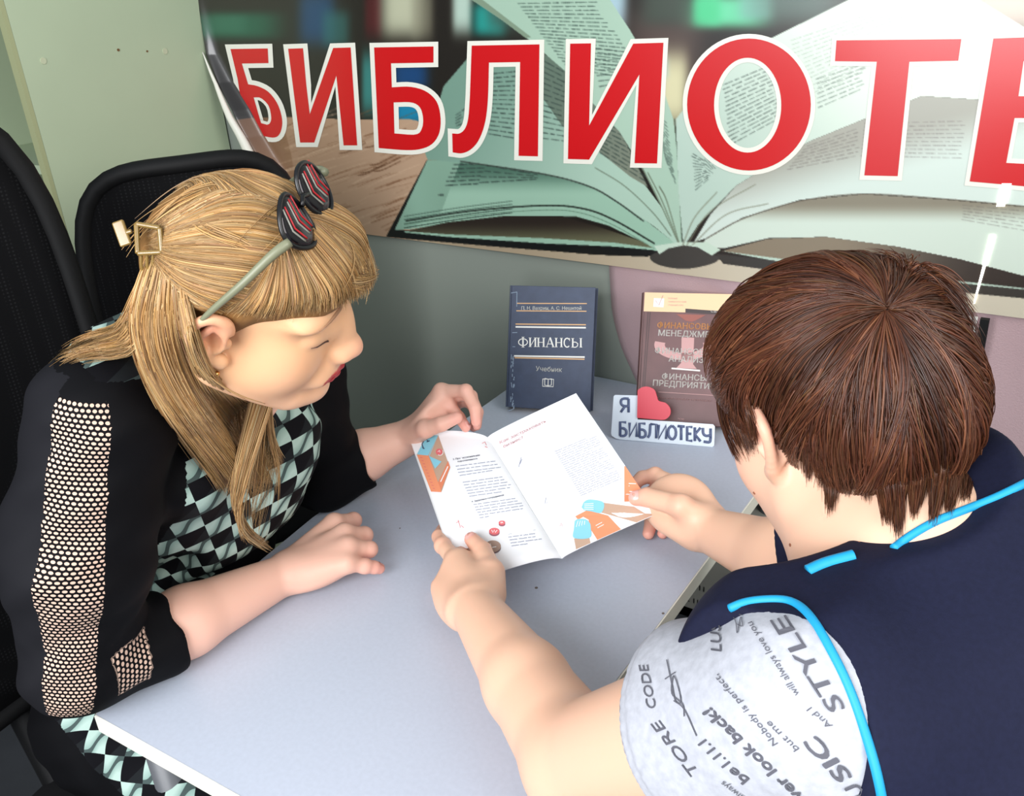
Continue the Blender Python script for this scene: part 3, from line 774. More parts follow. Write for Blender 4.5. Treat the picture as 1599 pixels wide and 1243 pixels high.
sl = (1078 - 1040) / (1290 - 760)
L0 = []
for c, xa, xb in (('Б', 762, 800), ('И', 818, 858), ('Б', 872, 910), ('Л', 922, 970), ('И', 984, 1026), ('О', 1040, 1080), ('Т', 1092, 1132), ('Е', 1146, 1176), ('К', 1190, 1222), ('У', 1236, 1280)):
    x, w = xa / 3.655 + 760, (xb - xa) / 3.655; y = 400 + (940 + 6 + (xa - 760) * sl) / 3.655
    L0.append((c, glyph(c, x, y, w, 78 / 3.655, sl)))
for c, ls in L0: rounded_text(ls, 4.3, lambda p: sf(p), n, m_lt, sg, 'letter')
rounded_text(glyph('Я', 760 + 768 / 3.655, 400 + 812 / 3.655, 44 / 3.655, 78 / 3.655, .04), 4.2, lambda p: sf(p), n, m_lt, sg, 'letter')

# ---------------------------------------------------------------- the open booklet both women hold
SP0, SP1 = T(762, 683, .862), T(878, 872, .79)
TL, BL_, TR, BR = D(636, 674, 1.412), D(719, 912, 1.17), D(900, 614, 1.356), D(1027, 802, 1.2387)
m_page = mat('booklet_paper', (246, 247, 250), rough=0.5, spec=0.3)
bk = empty('open_booklet', (SP0 + SP1) / 2 - np.array([0, 0, .02]), label='open white booklet with orange and blue drawings held between the women', cat='booklet')


def page_fn(A0, A1, B0, B1, bulge):
    nn = np.cross(A1 - A0, B0 - A0); nn /= np.linalg.norm(nn)
    if nn[2] < 0: nn = -nn
    def S(u_, v_):
        return (A0 * (1 - v_) + A1 * v_) * (1 - u_) + (B0 * (1 - v_) + B1 * v_) * u_ + nn * bulge(u_, v_)
    return S, nn


SL, nL = page_fn(SP0, SP1, TL, BL_, lambda u_, v_: 0.011 * math.sin(math.pi * min(1, u_ * 1.0) ** .6) - 0.002 * math.sin(math.pi * u_) * v_)
SR, nR = page_fn(SP0, SP1, TR, BR, lambda u_, v_: 0.004 * math.sin(math.pi * u_ ** .5) + 0.001 * math.sin(3 * v_))
for S_, nn_ in ((SL, nL), (SR, nR)):
    V, F = [], []; NU, NV = 30, 16
    for k in (0, 1):
        for j in range(NV + 1):
            for i in range(NU + 1): V.append(S_(i / NU, j / NV) - nn_ * (0.0016 * k * (1 - .35 * i / NU)))
    N1 = (NU + 1) * (NV + 1); q = lambda i, j: j * (NU + 1) + i
    for j in range(NV):
        for i in range(NU):
            F.append((q(i, j), q(i + 1, j), q(i + 1, j + 1), q(i, j + 1))); F.append(tuple(N1 + t for t in (q(i, j + 1), q(i + 1, j + 1), q(i + 1, j), q(i, j))))
    for i in range(NU):
        F.append((q(i, 0), q(i + 1, 0), N1 + q(i + 1, 0), N1 + q(i, 0))); F.append((q(i, NV), q(i + 1, NV), N1 + q(i + 1, NV), N1 + q(i, NV)))
    for j in range(NV): F.append((q(NU, j), q(NU, j + 1), N1 + q(NU, j + 1), N1 + q(NU, j)))
    pg = mesh('page', V, F, m_page, bk, smooth=True)
    if S_ is SL: pgL = pg
    else: pgR = pg


def inv_page(S_, nn_, off=0.0005):
    gu, gv = np.meshgrid(np.linspace(0, 1, 61), np.linspace(0, 1, 61))
    P = np.array([[S_(a, b) for a, b in zip(ra, rb)] for ra, rb in zip(gu, gv)]); Q = proj(P)[..., :2].reshape(-1, 2); U = np.stack([gu.ravel(), gv.ravel()], 1)
    def f_(p):
        p = np.array(p[:2], float); k = int(np.argmin(((Q - p) ** 2).sum(1))); uv = U[k].copy()
        for _ in range(1):
            b0 = proj(S_(*uv))[:2]; e = 1e-3
            J = np.stack([(proj(S_(min(1, uv[0] + e), uv[1]))[:2] - proj(S_(max(0, uv[0] - e), uv[1]))[:2]) / (min(1, uv[0] + e) - max(0, uv[0] - e)),
                          (proj(S_(uv[0], min(1, uv[1] + e)))[:2] - proj(S_(uv[0], max(0, uv[1] - e)))[:2]) / (min(1, uv[1] + e) - max(0, uv[1] - e))], 1)
            uv = np.clip(uv + np.linalg.solve(J, p - b0), 0, 1)
        return S_(*uv) + nn_ * off
    return f_


fL, fR = inv_page(SL, nL), inv_page(SR, nR); fL2, fR2 = inv_page(SL, nL, .0008), inv_page(SR, nR, .0008)
m_txt = mat('print_grey', (140, 146, 170), rough=.6); m_txt2 = mat('print_dark_grey', (96, 100, 124), rough=.6); m_faint = mat('print_faint', (150, 154, 176), rough=.6)
m_pkt = mat('print_faint_pink', (236, 186, 188), rough=.6)
m_o = mat('print_orange', (240, 150, 110), rough=.6); m_tan = mat('print_tan', (196, 164, 142), rough=.6); m_bl = mat('print_light_blue', (140, 208, 228), rough=.6)
m_red = mat('print_rose', (226, 112, 116), rough=.6); m_nv = mat('print_navy', (50, 64, 96), rough=.6); m_pw = mat('print_white', (250, 250, 250), rough=.6)
ZB1 = lambda x, y: (640 + x / 4.142, 600 + y / 4.143)
ZB2 = lambda x, y: (780 + x / 5.179, 640 + y / 5.179)


def para(rows, f_, m, parent, sd, w=1.25):
    g = random.Random(sd); ls = []
    for (a, b) in rows:
        a, b = np.array(a, float), np.array(b, float); L = np.linalg.norm(b - a); s = 0
        while s < L - 2:
            e = min(L, s + g.uniform(4, 13)); x = s
            while x < e - .6:
                y = min(e, x + g.uniform(.9, 2.0)); ls.append([a + (b - a) * x / L + (0, g.uniform(-.25, .25)), a + (b - a) * y / L + (0, g.uniform(-.25, .25))]); x = y + .5
            s = e + 1.8
    decal_lines(ls, w, f_, m, parent, 'printed_text')


rows = []
for i, (xa, xb, dy) in enumerate(((300, 555, -10), (310, 572, -12), (316, 590, -12), (325, 540, -10))): rows.append((ZB1(xa, 532 + 20 * i), ZB1(xb, 532 + 20 * i - 34)))
for i, (xa, xb) in enumerate(((345, 600), (352, 615), (362, 640), (370, 655), (378, 650), (388, 600))): rows.append((ZB1(xa, 636 + 18 * i), ZB1(xb, 636 + 18 * i - (xb - xa) * .14)))
for i, (xa, xb) in enumerate(((415, 690), (425, 700), (430, 730), (440, 735), (450, 735), (455, 515))): rows.append((ZB1(xa, 780 + 17 * i), ZB1(xb, 780 + 17 * i - (xb - xa) * .15)))
for i, (xa, xb) in enumerate(((640, 820), (648, 825), (655, 855), (660, 780))): rows.append((ZB1(xa, 990 + 19 * i), ZB1(xb, 990 + 19 * i - (xb - xa) * .13)))
para(rows, fL, m_txt, pgL, 1)
decal_text('3. Профессиональная', ZB1(282, 492), ZB1(456, 464), (-.5, -2.6), fL, m_txt2, pgL, bold=.02)
decal_text('подготовленность', ZB1(312, 506), ZB1(442, 486), (-.5, -2.4), fL, m_txt2, pgL, bold=.02)
decal_text('4. Здоровье сотрудников', ZB1(402, 766), ZB1(612, 722), (-.5, -2.6), fL, m_txt2, pgL, bold=.02)
decal_lines([[ZB1(640, 972), ZB1(815, 944)]], .5, fL, m_txt, pgL)
# isometric drawing at the page edge
m_o2 = mat('print_orange_deep', (228, 136, 100), rough=.6)
decal_poly([[ZB1(110, 332), ZB1(186, 332), ZB1(130, 464), ZB1(48, 456)]], fL, m_bl, pgL)
decal_poly([[ZB1(186, 332), ZB1(262, 540), ZB1(206, 700), ZB1(120, 464)]], fL, m_tan, pgL)
decal_poly([[ZB1(48, 456), ZB1(124, 464), ZB1(208, 700), ZB1(140, 696)]], fL2, m_o, pgL)
decal_poly([[ZB1(250, 498), ZB1(264, 540), ZB1(204, 690), ZB1(184, 640)]], fL2, m_o2, pgL)
decal_poly([[ZB1(126, 466), ZB1(208, 502), ZB1(166, 548)]], fL2, m_bl, pgL)
fL3 = inv_page(SL, nL, .0011)
decal_lines([[ZB1(250, 534), ZB1(202, 634)]], 1.4, fL3, m_pw, pgL)
decal_lines([[ZB1(92, 420), ZB1(82, 390), ZB1(104, 352), ZB1(122, 372)], [ZB1(84, 412), ZB1(98, 420)], [ZB1(112, 376), ZB1(132, 368)]], 1.5, fL3, m_nv, pgL)
decal_poly([[tuple(np.array(ZB1(192, 440)) + [5.2 * math.cos(a), 5.2 * math.sin(a)]) for a in np.linspace(0, 6.28, 20, endpoint=False)]], fL2, m_red, pgL)
decal_lines([[tuple(np.array(ZB1(198, 440)) + [5.0 * math.cos(a), 5.6 * math.sin(a)]) for a in np.linspace(-.5, 2.2, 10)], [ZB1(184, 440), ZB1(196, 430), ZB1(198, 444)]], .9, fL3, m_pw, pgL)
decal_lines([[tuple(np.array(ZB1(78 + 8.2 * k, 476 + 20 * k)) + d_) for d_ in ((-2, 0), (1.6, .6))] for k in range(11)], .9, fL3, m_red, pgL)


def disc(c, rx, ry, f_, m, side=None):
    P = lambda dy, f2, mm: decal_poly([[(c[0] + rx * math.cos(a), c[1] + dy + ry * math.sin(a)) for a in np.linspace(0, 6.283, 26, endpoint=False)]], f2, mm, pgL)
    if side: P(2.2, fL, side)
    P(0, f_, m)


disc(ZB1(598, 898), 5.2, 3.4, fL2, m_red, mat('print_rose_dark', (160, 96, 110), rough=.6)); disc(ZB1(549, 953), 8.2, 5.4, fL2, m_red, mat('print_rose_dark', (160, 96, 110), rough=.6)); disc(ZB1(540, 1050), 12.5, 9.2, fL2, mat('print_brown', (172, 146, 132), rough=.6), mat('print_brown_dark', (120, 100, 104), rough=.6))
decal_lines([[ZB1(532, 945), ZB1(540, 962), ZB1(550, 944), ZB1(556, 962), ZB1(568, 946)], [ZB1(590, 894), ZB1(595, 902), ZB1(599, 893), ZB1(606, 901)], [ZB1(505, 1048), ZB1(524, 1034), ZB1(530, 1056)], [ZB1(536, 1058), ZB1(562, 1054)]], 1.1, fL3, m_pw, pgL)
decal_lines([[ZB1(315, 880), ZB1(330, 930)], [ZB1(302, 898), ZB1(320, 888)], [ZB1(334, 915), ZB1(352, 930)], [ZB1(470, 384), ZB1(488, 374), ZB1(498, 396)], [ZB1(488, 404), ZB1(505, 410)]], .8, fL, m_red, pgL)
# right page
decal_text('Как застраховать', ZB1(586, 388), ZB1(886, 246), (-1.2, -4.4), fR, m_pkt, pgR, bold=.012)
decal_text('бизнес?', ZB1(610, 414), ZB1(736, 352), (-1.2, -4.4), fR, m_pkt, pgR, bold=.012)
rows = [(ZB2(450 + 9.2 * k, 340 + 15.4 * k), ZB2(450 + 9.2 * k + (330 if k % 6 else 250), 340 + 15.4 * k - (140 if k % 6 else 105))) for k in range(24)]
para(rows, fR, m_faint, pgR, 2, 1.0)
decal_lines([[ZB2(180, 385), ZB2(158, 465)], [ZB2(186, 400), ZB2(168, 440)], [ZB2(380, 710), ZB2(370, 760), ZB2(394, 750)]], .9, fR, m_faint, pgR)
decal_text('А', ZB2(488, 946), ZB2(516, 944), (0, -5.6), fR, m_pkt, pgR)
decal_poly([[ZB2(1012, 456), ZB2(1022, 458), ZB2(1178, 690), ZB2(1092, 686), ZB2(1060, 742), ZB2(1013, 744)]], fR, m_o, pgR)
decal_lines([[ZB2(1016, 596), ZB2(1108, 600)], [ZB2(1016, 616), ZB2(1054, 618)], [ZB2(1016, 660), ZB2(1120, 664)], [ZB2(1016, 684), ZB2(1078, 686)]], 1.0, fR2, m_pw, pgR)
decal_poly([[ZB2(840, 752), ZB2(1090, 785), ZB2(1180, 840), ZB2(1262, 845), ZB2(1110, 912), ZB2(826, 832)]], fR, m_tan, pgR)
decal_poly([[ZB2(616, 862), ZB2(712, 812), ZB2(880, 856), ZB2(990, 974), ZB2(800, 1062), ZB2(730, 950), ZB2(725, 890), ZB2(680, 866), ZB2(638, 890)]], fR, m_o, pgR)
decal_poly([[tuple(p) for p in catmull([ZB2(*p) for p in [(668, 790), (690, 745), (740, 728), (845, 752), (826, 834), (740, 822), (690, 815)]], 40)]], fR2, m_bl, pgR)
decal_poly([[tuple(p) for p in catmull([ZB2(*p) for p in [(612, 900), (640, 885), (700, 888), (735, 920), (742, 960), (735, 1036), (606, 1038), (606, 960)]], 40)]], fR2, m_bl, pgR)
decal_poly([[ZB2(606, 1042), ZB2(730, 1038), ZB2(742, 1082), ZB2(622, 1130)]], fR, m_tan, pgR)
fR3 = inv_page(SR, nR, .0011)
decal_lines([[ZB2(690, 765 + 14 * k), ZB2(765, 760 + 16 * k)] for k in range(4)] + [[ZB2(625 + 22 * k, 950 - 6 * k), ZB2(640 + 18 * k, 900)] for k in range(4)] + [[ZB2(782, 940), ZB2(834, 912)], [ZB2(796, 958), ZB2(848, 930)]], .9, fR3, m_pw, pgR)
# ================================================================ smooth body surfaces
class Field:
    """A blended solid of tapered limbs and ellipsoids, turned into one continuous mesh."""
    def __init__(self): self.p = []; self.warp = None

    def cone(self, a, b, ra, rb, k=0.02, sub=False):
        a, b = np.asarray(a, float), np.asarray(b, float); c = (a + b) / 2
        self.p.append(('c', a, b, ra, rb, k, sub, c, np.linalg.norm(b - a) / 2 + max(ra, rb))); return self

    def chain(self, P, R, k=0.02):
        for i in range(len(P) - 1): self.cone(P[i], P[i + 1], R[i], R[i + 1], k)
        return self

    def ell(self, c, r, R=None, k=0.02, sub=False):
        c, r = np.asarray(c, float), np.asarray(r, float); R = np.eye(3) if R is None else np.asarray(R)
        self.p.append(('e', c, r, R, None, k, sub, c, r.max())); return self

    def prim(self, q, P):
        if q[0] == 'c':
            a, b, ra, rb = q[1:5]; ab = b - a; L = ab @ ab + 1e-12
            h = np.clip((P - a) @ ab / L, 0, 1); return np.linalg.norm(P - a - h[:, None] * ab, axis=1) - (ra + (rb - ra) * h)
        X = (P - q[1]) @ q[3]; k0 = np.linalg.norm(X / q[2], axis=1); k1 = np.linalg.norm(X / q[2] ** 2, axis=1) + 1e-9
        return k0 * (k0 - 1) / k1

    def __call__(self, P, idx=None):
        d = np.full(len(P), 1.0)
        for i in (range(len(self.p)) if idx is None else idx):
            q = self.p[i]; e = self.prim(q, P); k = q[5]
            if q[6]:
                h = np.clip(0.5 - 0.5 * (d + e) / k, 0, 1); d = d + (-e - d) * h + k * h * (1 - h)
            else:
                h = np.clip(0.5 + 0.5 * (d - e) / k, 0, 1); d = d + (e - d) * h - k * h * (1 - h)
        if self.warp is not None: d = d + self.warp(P)
        return d

    def grad(self, P, e=4e-4, idx=None):
        g = np.zeros_like(P)
        for k in ((1, -1, -1), (-1, -1, 1), (-1, 1, -1), (1, 1, 1)):
            k = np.array(k, float); g += k * self(P + k * e, idx)[:, None]
        return g / (np.linalg.norm(g, axis=1)[:, None] + 1e-12)

    def polygonise(self, vox, lo=None, hi=None, B=12):
        l = np.min([q[7] - q[8] for q in self.p if not q[6]], 0) - 3 * vox; h = np.max([q[7] + q[8] for q in self.p if not q[6]], 0) + 3 * vox
        if lo is not None: l = np.maximum(l, lo)
        if hi is not None: h = np.minimum(h, hi)
        S = B * vox; n = np.ceil((h - l) / S).astype(int)
        ii = np.stack(np.meshgrid(*[np.arange(k) for k in n], indexing='ij'), -1).reshape(-1, 3)
        C = l + (ii + .5) * S; dm = []
        for q in self.p: dm.append(self.prim(q, C))
        dm = np.array(dm); d = self(C); rad = 0.87 * S
        act = np.abs(d) < rad * 1.6 + 0.004
        N = n * B + 2; key = lambda I: (I[..., 0].astype(np.int64) * N[1] + I[..., 1]) * N[2] + I[..., 2]
        g = np.arange(B + 1); G = np.stack(np.meshgrid(g, g, g, indexing='ij'), -1)
        vk, vp, quads = [], [], []
        for bi in np.nonzero(act)[0]:
            near = [i for i in range(len(self.p)) if dm[i, bi] < rad * 1.5 + self.p[i][5] + 0.004 + max(0, d[bi])]
            if not near: continue
            I = ii[bi] * B + G; val = self(l + I.reshape(-1, 3) * vox, near).reshape(B + 1, B + 1, B + 1)
            s = val < 0
            if s.all() or not s.any(): continue
            acc = np.zeros((B, B, B, 3)); cnt = np.zeros((B, B, B))
            for ax in range(3):
                A = np.moveaxis(val, ax, 0); f0, f1 = A[:-1], A[1:]; cr = (f0 < 0) != (f1 < 0)
                t = np.where(cr, f0 / np.where(cr, f0 - f1, 1), 0)
                for oa in (0, 1):
                    for ob in (0, 1):
                        c_ = cr[:, oa:oa + B, ob:ob + B]; t_ = t[:, oa:oa + B, ob:ob + B]
                        c2 = np.moveaxis(c_, 0, ax); t2 = np.moveaxis(t_, 0, ax)
                        oth = [x for x in range(3) if x != ax]
                        cnt += c2; acc[..., ax] += t2 * c2; acc[..., oth[0]] += oa * c2; acc[..., oth[1]] += ob * c2
                # faces on edges owned by this block
                cb = cr[:, :B, :B]; K = np.argwhere(np.moveaxis(cb, 0, ax)); 
                if len(K):
                    E = ii[bi] * B + K; sg = s[K[:, 0], K[:, 1], K[:, 2]]; o1, o2 = [(1, 2), (2, 0), (0, 1)][ax]
                    e1 = np.zeros(3, int); e1[o1] = 1; e2 = np.zeros(3, int); e2[o2] = 1
                    Q = np.stack([key(E - e1 - e2), key(E - e2), key(E), key(E - e1)], 1); Q[~sg] = Q[~sg][:, ::-1]; quads.append(Q)
            m = cnt > 0; J = np.argwhere(m); vk.append(key(ii[bi] * B + J)); v_ = l + (ii[bi] * B + J + acc[m] / cnt[m][:, None]) * vox
            for _ in range(2): v_ = v_ - np.clip(self(v_, near), -vox * .6, vox * .6)[:, None] * self.grad(v_, idx=near)
            vp.append(v_)
        vk, vp, Q = np.concatenate(vk), np.concatenate(vp), np.concatenate(quads)
        o = np.argsort(vk); vk, vp = vk[o], vp[o]; j = np.searchsorted(vk, Q); j = np.minimum(j, len(vk) - 1)
        ok = (vk[j] == Q).all(1); F = j[ok].astype(np.int32)
        return vp, F


def trace(fs, px, py, tmax=2.4, t0=0.35, off=0.0):
    """first hit of the sight lines with a set of fields; misses get the closest approach"""
    px, py = np.atleast_1d(px).astype(float), np.atleast_1d(py).astype(float)
    R_ = (RC @ np.stack([px - 800.0, py - 621.5, np.full(len(px), FPX)])).T; R_ /= np.linalg.norm(R_, axis=1)[:, None]
    t = np.full(len(px), t0); best = np.full(len(px), 9.0); bt = t.copy(); done = np.zeros(len(px), bool); act = np.arange(len(px))
    for _ in range(90):
        d = np.min([f(EYE + R_[act] * t[act, None]) for f in fs], 0) - off
        b = d < best[act]; best[act[b]] = d[b]; bt[act[b]] = t[act[b]]; hit = d < 4e-4; done[act[hit]] = True
        t[act] += np.where(hit, 0, np.clip(d, 5e-4, .2) * .85); act = act[~hit & (t[act] < tmax)]
        if not len(act): break
    tt = np.where(done, t, bt)
    return EYE + R_ * tt[:, None], done


def frame(fwd, up):
    f_ = np.array(fwd, float); f_ /= np.linalg.norm(f_); u_ = np.array(up, float); u_ -= f_ * (u_ @ f_); u_ /= np.linalg.norm(u_)
    return np.stack([f_, np.cross(u_, f_), u_], 1)      # columns: forward, left, up


def add_head(F, R, t, ears=(1, 1), s=1.0, plump=1.0, noset=1.0, skull=1.0):
    W = lambda x, y, z: R @ (np.array([x, y, z]) * s) + t
    E = lambda c, r, k=.02, sub=False, Q=None: F.ell(W(*c), np.array(r) * s, R if Q is None else R @ Q, k, sub)
    E((-.018 + .05 * (1 - skull), 0, .035 - .04 * (1 - skull)), np.array((.094, .076, .084)) * skull); E((.030, 0, .036), np.array((.062, .062, .056)) * (skull * .5 + .5), .03); E((.028, 0, -.028), (.060, .058 * plump, .080), .03)
    for y in (-1, 1):
        F.cone(W(-.002, y * .056, -.058), W(.058, y * .022, -.100), .020 * plump, .020 * plump, .03)
        E((.050, y * .038, -.040), (.028, .026 * plump, .030), .03)
        E((.066, y * .035, .024), (.018, .028, .009), .02)         # brow
        E((.098, y * .033, .003), (.012, .015, .011), .014, True)    # socket
        E((.069, y * .031, .002), (.0155, .0165, .0145), .006)       # closed lid over the eye
        E((.066, y * .031, -.004), (.0165, .018, .010), .006)
        E((.0995, y * .0125, -.039), (.011, .0082, .0085), .006)     # wing of the nose
        E((.083, y * .022, -.068), (.012, .012, .010), .014)
    for y in (-1, 1): E((.080, y * .017, -.003), (.013, .010, .014), .012)
    E((.086, 0, -.018), (.018, .0155, .030), .012)
    F.cone(W(.083, 0, .012), W(.108 - .008 * (1 - noset), 0, -.029), .0080, .0088, .012)
    E((.103 + .013 * noset, 0, -.035), (.0115, .0112, .0105), .008)
    for y in (-1, 1): E((.104, y * .006, -.0490), (.006, .0030, .0026), .002, True)
    E((.086, 0, -.060), (.016, .024, .016), .016)
    F.chain([W(.084, -.026, -.0665), W(.0965, -.012, -.0635), W(.1005, 0, -.0645), W(.0965, .012, -.0635), W(.084, .026, -.0665)], [.0035, .0052, .0052, .0052, .0035], .004)
    F.chain([W(.083, -.024, -.070), W(.0945, -.010, -.0745), W(.0975, 0, -.0755), W(.0945, .010, -.0745), W(.083, .024, -.070)], [.0035, .0058, .0062, .0058, .0035], .0035)
    F.ell(W(.102, 0, -.0692), np.array([.010, .022, .0012]) * s, R, .003, True)
    E((.076, 0, -.103), (.021, .022, .018), .02)
    for y in (-1, 1):                                                # ears
        if not ears[0 if y < 0 else 1]: continue
        c, sn = math.cos(.35), math.sin(.35) * y
        Q = np.array([[c, -sn, 0], [sn, c, 0], [0, 0, 1]]) @ np.array([[math.cos(.2), 0, math.sin(.2)], [0, 1, 0], [-math.sin(.2), 0, math.cos(.2)]])
        rim = [(.004, .075, -.030), (-.006, .083, -.024), (-.018, .090, -.004), (-.020, .092, .016), (-.008, .088, .029), (.006, .081, .024), (.010, .076, .010)]
        rr = catmull(np.array([(a, y * b, c_, q_) for (a, b, c_), q_ in zip(rim, (.0058, .0046, .0038, .0038, .0038, .0036, .0030))]), 22)
        F.chain([W(*q_[:3]) for q_ in rr], [q_[3] for q_ in rr], .0035)
        E((-.006, y * .079, .002), (.016, .0055, .024), .007, False, Q)
        E((-.003, y * .084, -.001), (.0085, .006, .012), .004, True, Q)
        rr = catmull(np.array([(-.010, y * .084, -.014), (-.0135, y * .087, .002), (-.006, y * .085, .016)]), 10)
        F.chain([W(*q_) for q_ in rr], [.0026] * 10, .003)
        E((.001, y * .076, -.031), (.009, .0055, .009), .005)
        E((.008, y * .077, -.004), (.004, .004, .006), .004)
    return W


FING = {'index': ((.092, .028, 0), (.042, .025, .021), .0092), 'middle': ((.096, .008, .003), (.046, .029, .021), .0094),
        'ring': ((.089, -.012, .001), (.043, .027, .021), .0088), 'little': ((.078, -.030, -.004), (.034, .021, .019), .0078)}


def add_hand(F, wrist, fwd, back, side, curls, spread, thumb, s=1.0, fat=1.0, wr=.027, world=None):
    """side +1 right hand, -1 left; curls: finger -> three bend angles in degrees; thumb: joint points in the hand frame"""
    f_ = np.array(fwd, float); f_ /= np.linalg.norm(f_); b_ = np.array(back, float); b_ -= f_ * (b_ @ f_); b_ /= np.linalg.norm(b_)
    y_ = np.cross(b_, f_) * side; R = np.stack([f_, y_, b_], 1)
    W = lambda p: R @ (np.array(p, float) * s) + wrist
    out = {}
    for n_, (m, L, r0) in FING.items():
        r0 = r0 * fat * s; P = [np.array(m, float)]; a = 0; sp = math.radians(spread.get(n_, 0))
        for j in range(3):
            a += math.radians(curls[n_][j]); P.append(P[-1] + L[j] * np.array([math.cos(a) * math.cos(sp), math.cos(a) * math.sin(sp), -math.sin(a)]))
        Q = [W(p) for p in P]
        if world and n_ in world: Q = [np.asarray(p, float) for p in world[n_]]
        out[n_] = Q
        F.cone(W((.008, m[1] * .55, 0)), Q[0], .0165 * fat * s, .0118 * fat * s, .016)      # metacarpal
        F.cone(Q[0], Q[1], r0 * 1.12, r0 * 1.0, .007); F.cone(Q[1], Q[2], r0 * 1.02, r0 * .92, .0028)
        F.cone(Q[2], Q[3], r0 * .94, r0 * .80, .0028)
        F.ell(Q[1], np.array([1.12, 1.06, 1.08]) * r0, R, .004)
    F.ell(W((.052, 0, -.008)), np.array([.046, .038, .014]) * s * fat, R, .014)
    F.ell(W((.045, -.026, -.011)), np.array([.036, .014, .013]) * s * fat, R, .014)
    tb = [W(p) for p in thumb]
    if world and 'thumb' in world: tb = [np.asarray(p, float) for p in world['thumb']]
    out['thumb'] = tb; r0 = .0112 * fat * s
    F.cone(tb[0], tb[1], .0165 * fat * s, .0135 * fat * s, .016); F.cone(tb[1], tb[2], r0 * 1.12, r0, .006); F.cone(tb[2], tb[3], r0, r0 * .78, .003)
    return out, R, W


def strands(name, P, rad, m, parent, shade, sides=3, **k):
    """P: (n, m, 3) polylines -> thin tapered tubes, one hair mesh"""
    n, mm, _ = P.shape
    tn = np.gradient(P, axis=1); tn /= np.linalg.norm(tn, axis=2)[..., None] + 1e-12
    vd = P - EYE; u_ = np.cross(tn, vd); u_ /= np.linalg.norm(u_, axis=2)[..., None] + 1e-12; w_ = np.cross(tn, u_)
    taper = np.interp(np.linspace(0, 1, mm), [0, .08, .7, 1], [.5, 1, .9, .15])
    r_ = np.asarray(rad).reshape(-1, 1) * taper[None]
    V = np.zeros((n, mm, sides, 3))
    for s in range(sides):
        a = 2 * math.pi * s / sides + .5; V[:, :, s] = P + r_[..., None] * (math.cos(a) * u_ + math.sin(a) * w_)
    idx = np.arange(n * mm * sides).reshape(n, mm, sides); nx = np.roll(idx, -1, 2)
    F = np.stack([idx[:, :-1], nx[:, :-1], nx[:, 1:], idx[:, 1:]], -1).reshape(-1, 4)
    o = mesh(name, V.reshape(-1, 3), F, m, parent, smooth=True, **k)
    add_color(o, np.repeat(shade, mm * sides, axis=0)); return o


def stick(fld, pts, off):
    pts = np.array(pts, float)
    for _ in range(5): pts = pts - (fld(pts) - off)[:, None] * fld.grad(pts)
    return pts


def nails(hand, R, fld, parent, m, which, up=None, s=1.0):
    for n_ in which:
        Q = hand[n_]; d = Q[3] - Q[2]; d /= np.linalg.norm(d); b = np.array(up if up is not None and n_ == 'thumb' else R[:, 2], float)
        b = b - d * (b @ d)
        if np.linalg.norm(b) < .25: b = R[:, 0] - d * (R[:, 0] @ d)
        b /= np.linalg.norm(b); w = np.cross(d, b); c = Q[3] + d * .0005
        V, F = [], []; A, Bn = 9, 9
        for i in range(A):
            for j in range(Bn):
                x, y = 2 * i / (A - 1) - 1, 2 * j / (Bn - 1) - 1; k = (abs(x) ** 3.5 + abs(y) ** 3.5) ** (1 / 3.5) / max(abs(x), abs(y), 1e-6)
                V.append(c + (d * x * .0058 + w * y * .0048) * s / k + b * .006)
        V = stick(fld, V, .0005)
        for i in range(A - 1):
            for j in range(Bn - 1): F.append((i * Bn + j, (i + 1) * Bn + j, (i + 1) * Bn + j + 1, i * Bn + j + 1))
        mesh('fingernail', V, F, m, parent, smooth=True)
# ================================================================ the woman on the left
R1 = np.array([[0.768, -0.395, 0.504], [0.501, 0.861, -0.089], [-0.399, 0.321, 0.859]]); t1 = np.array([-0.665, 0.536, 1.246])
m_skin1 = mat('skin_warm', (226, 178, 150), rough=0.48, spec=0.4, sss=0.12, attr='Col')
SK1 = np.array([228, 180, 160.])
shR, shL = np.array([-.812, .452, 1.118]), np.array([-.915, .79, 1.10]); nb = np.array([-.868, .62, 1.115]); nt = np.array([-.73, .522, 1.165])
elR = np.array([-.872, .385, .812]); wrR = T(447, 896, .782); elL = T(505, 738, .805); wrL = T(645, 680, .842)
f1 = Field()
H1 = add_head(f1, R1, t1, ears=(1, 1), plump=1.04, skull=.80, noset=.35)
f1.chain([nb, (nb + nt) / 2 + [0, 0, -.005], H1(-.012, 0, -.055)], [.062, .054, .052], .03)
f1.ell((nb + np.array([-.03, .0, -.09])), (.07, .14, .08), None, .03)
f1.chain([shR, elR], [.046, .042], .012); f1.chain([elR, elR * .55 + wrR * .45, wrR], [.043, .043, .0265], .012)
f1.chain([shL, elL], [.046, .042], .012); f1.chain([elL, elL * .55 + wrL * .45, wrL], [.043, .040, .027], .012)
f1.cone(shR, shL, .045, .045, .02); f1.ell((-.995, .62, .93), (.055, .10, .15), frame((.95, -.2, .3), (-.3, 0, 1)), .05)
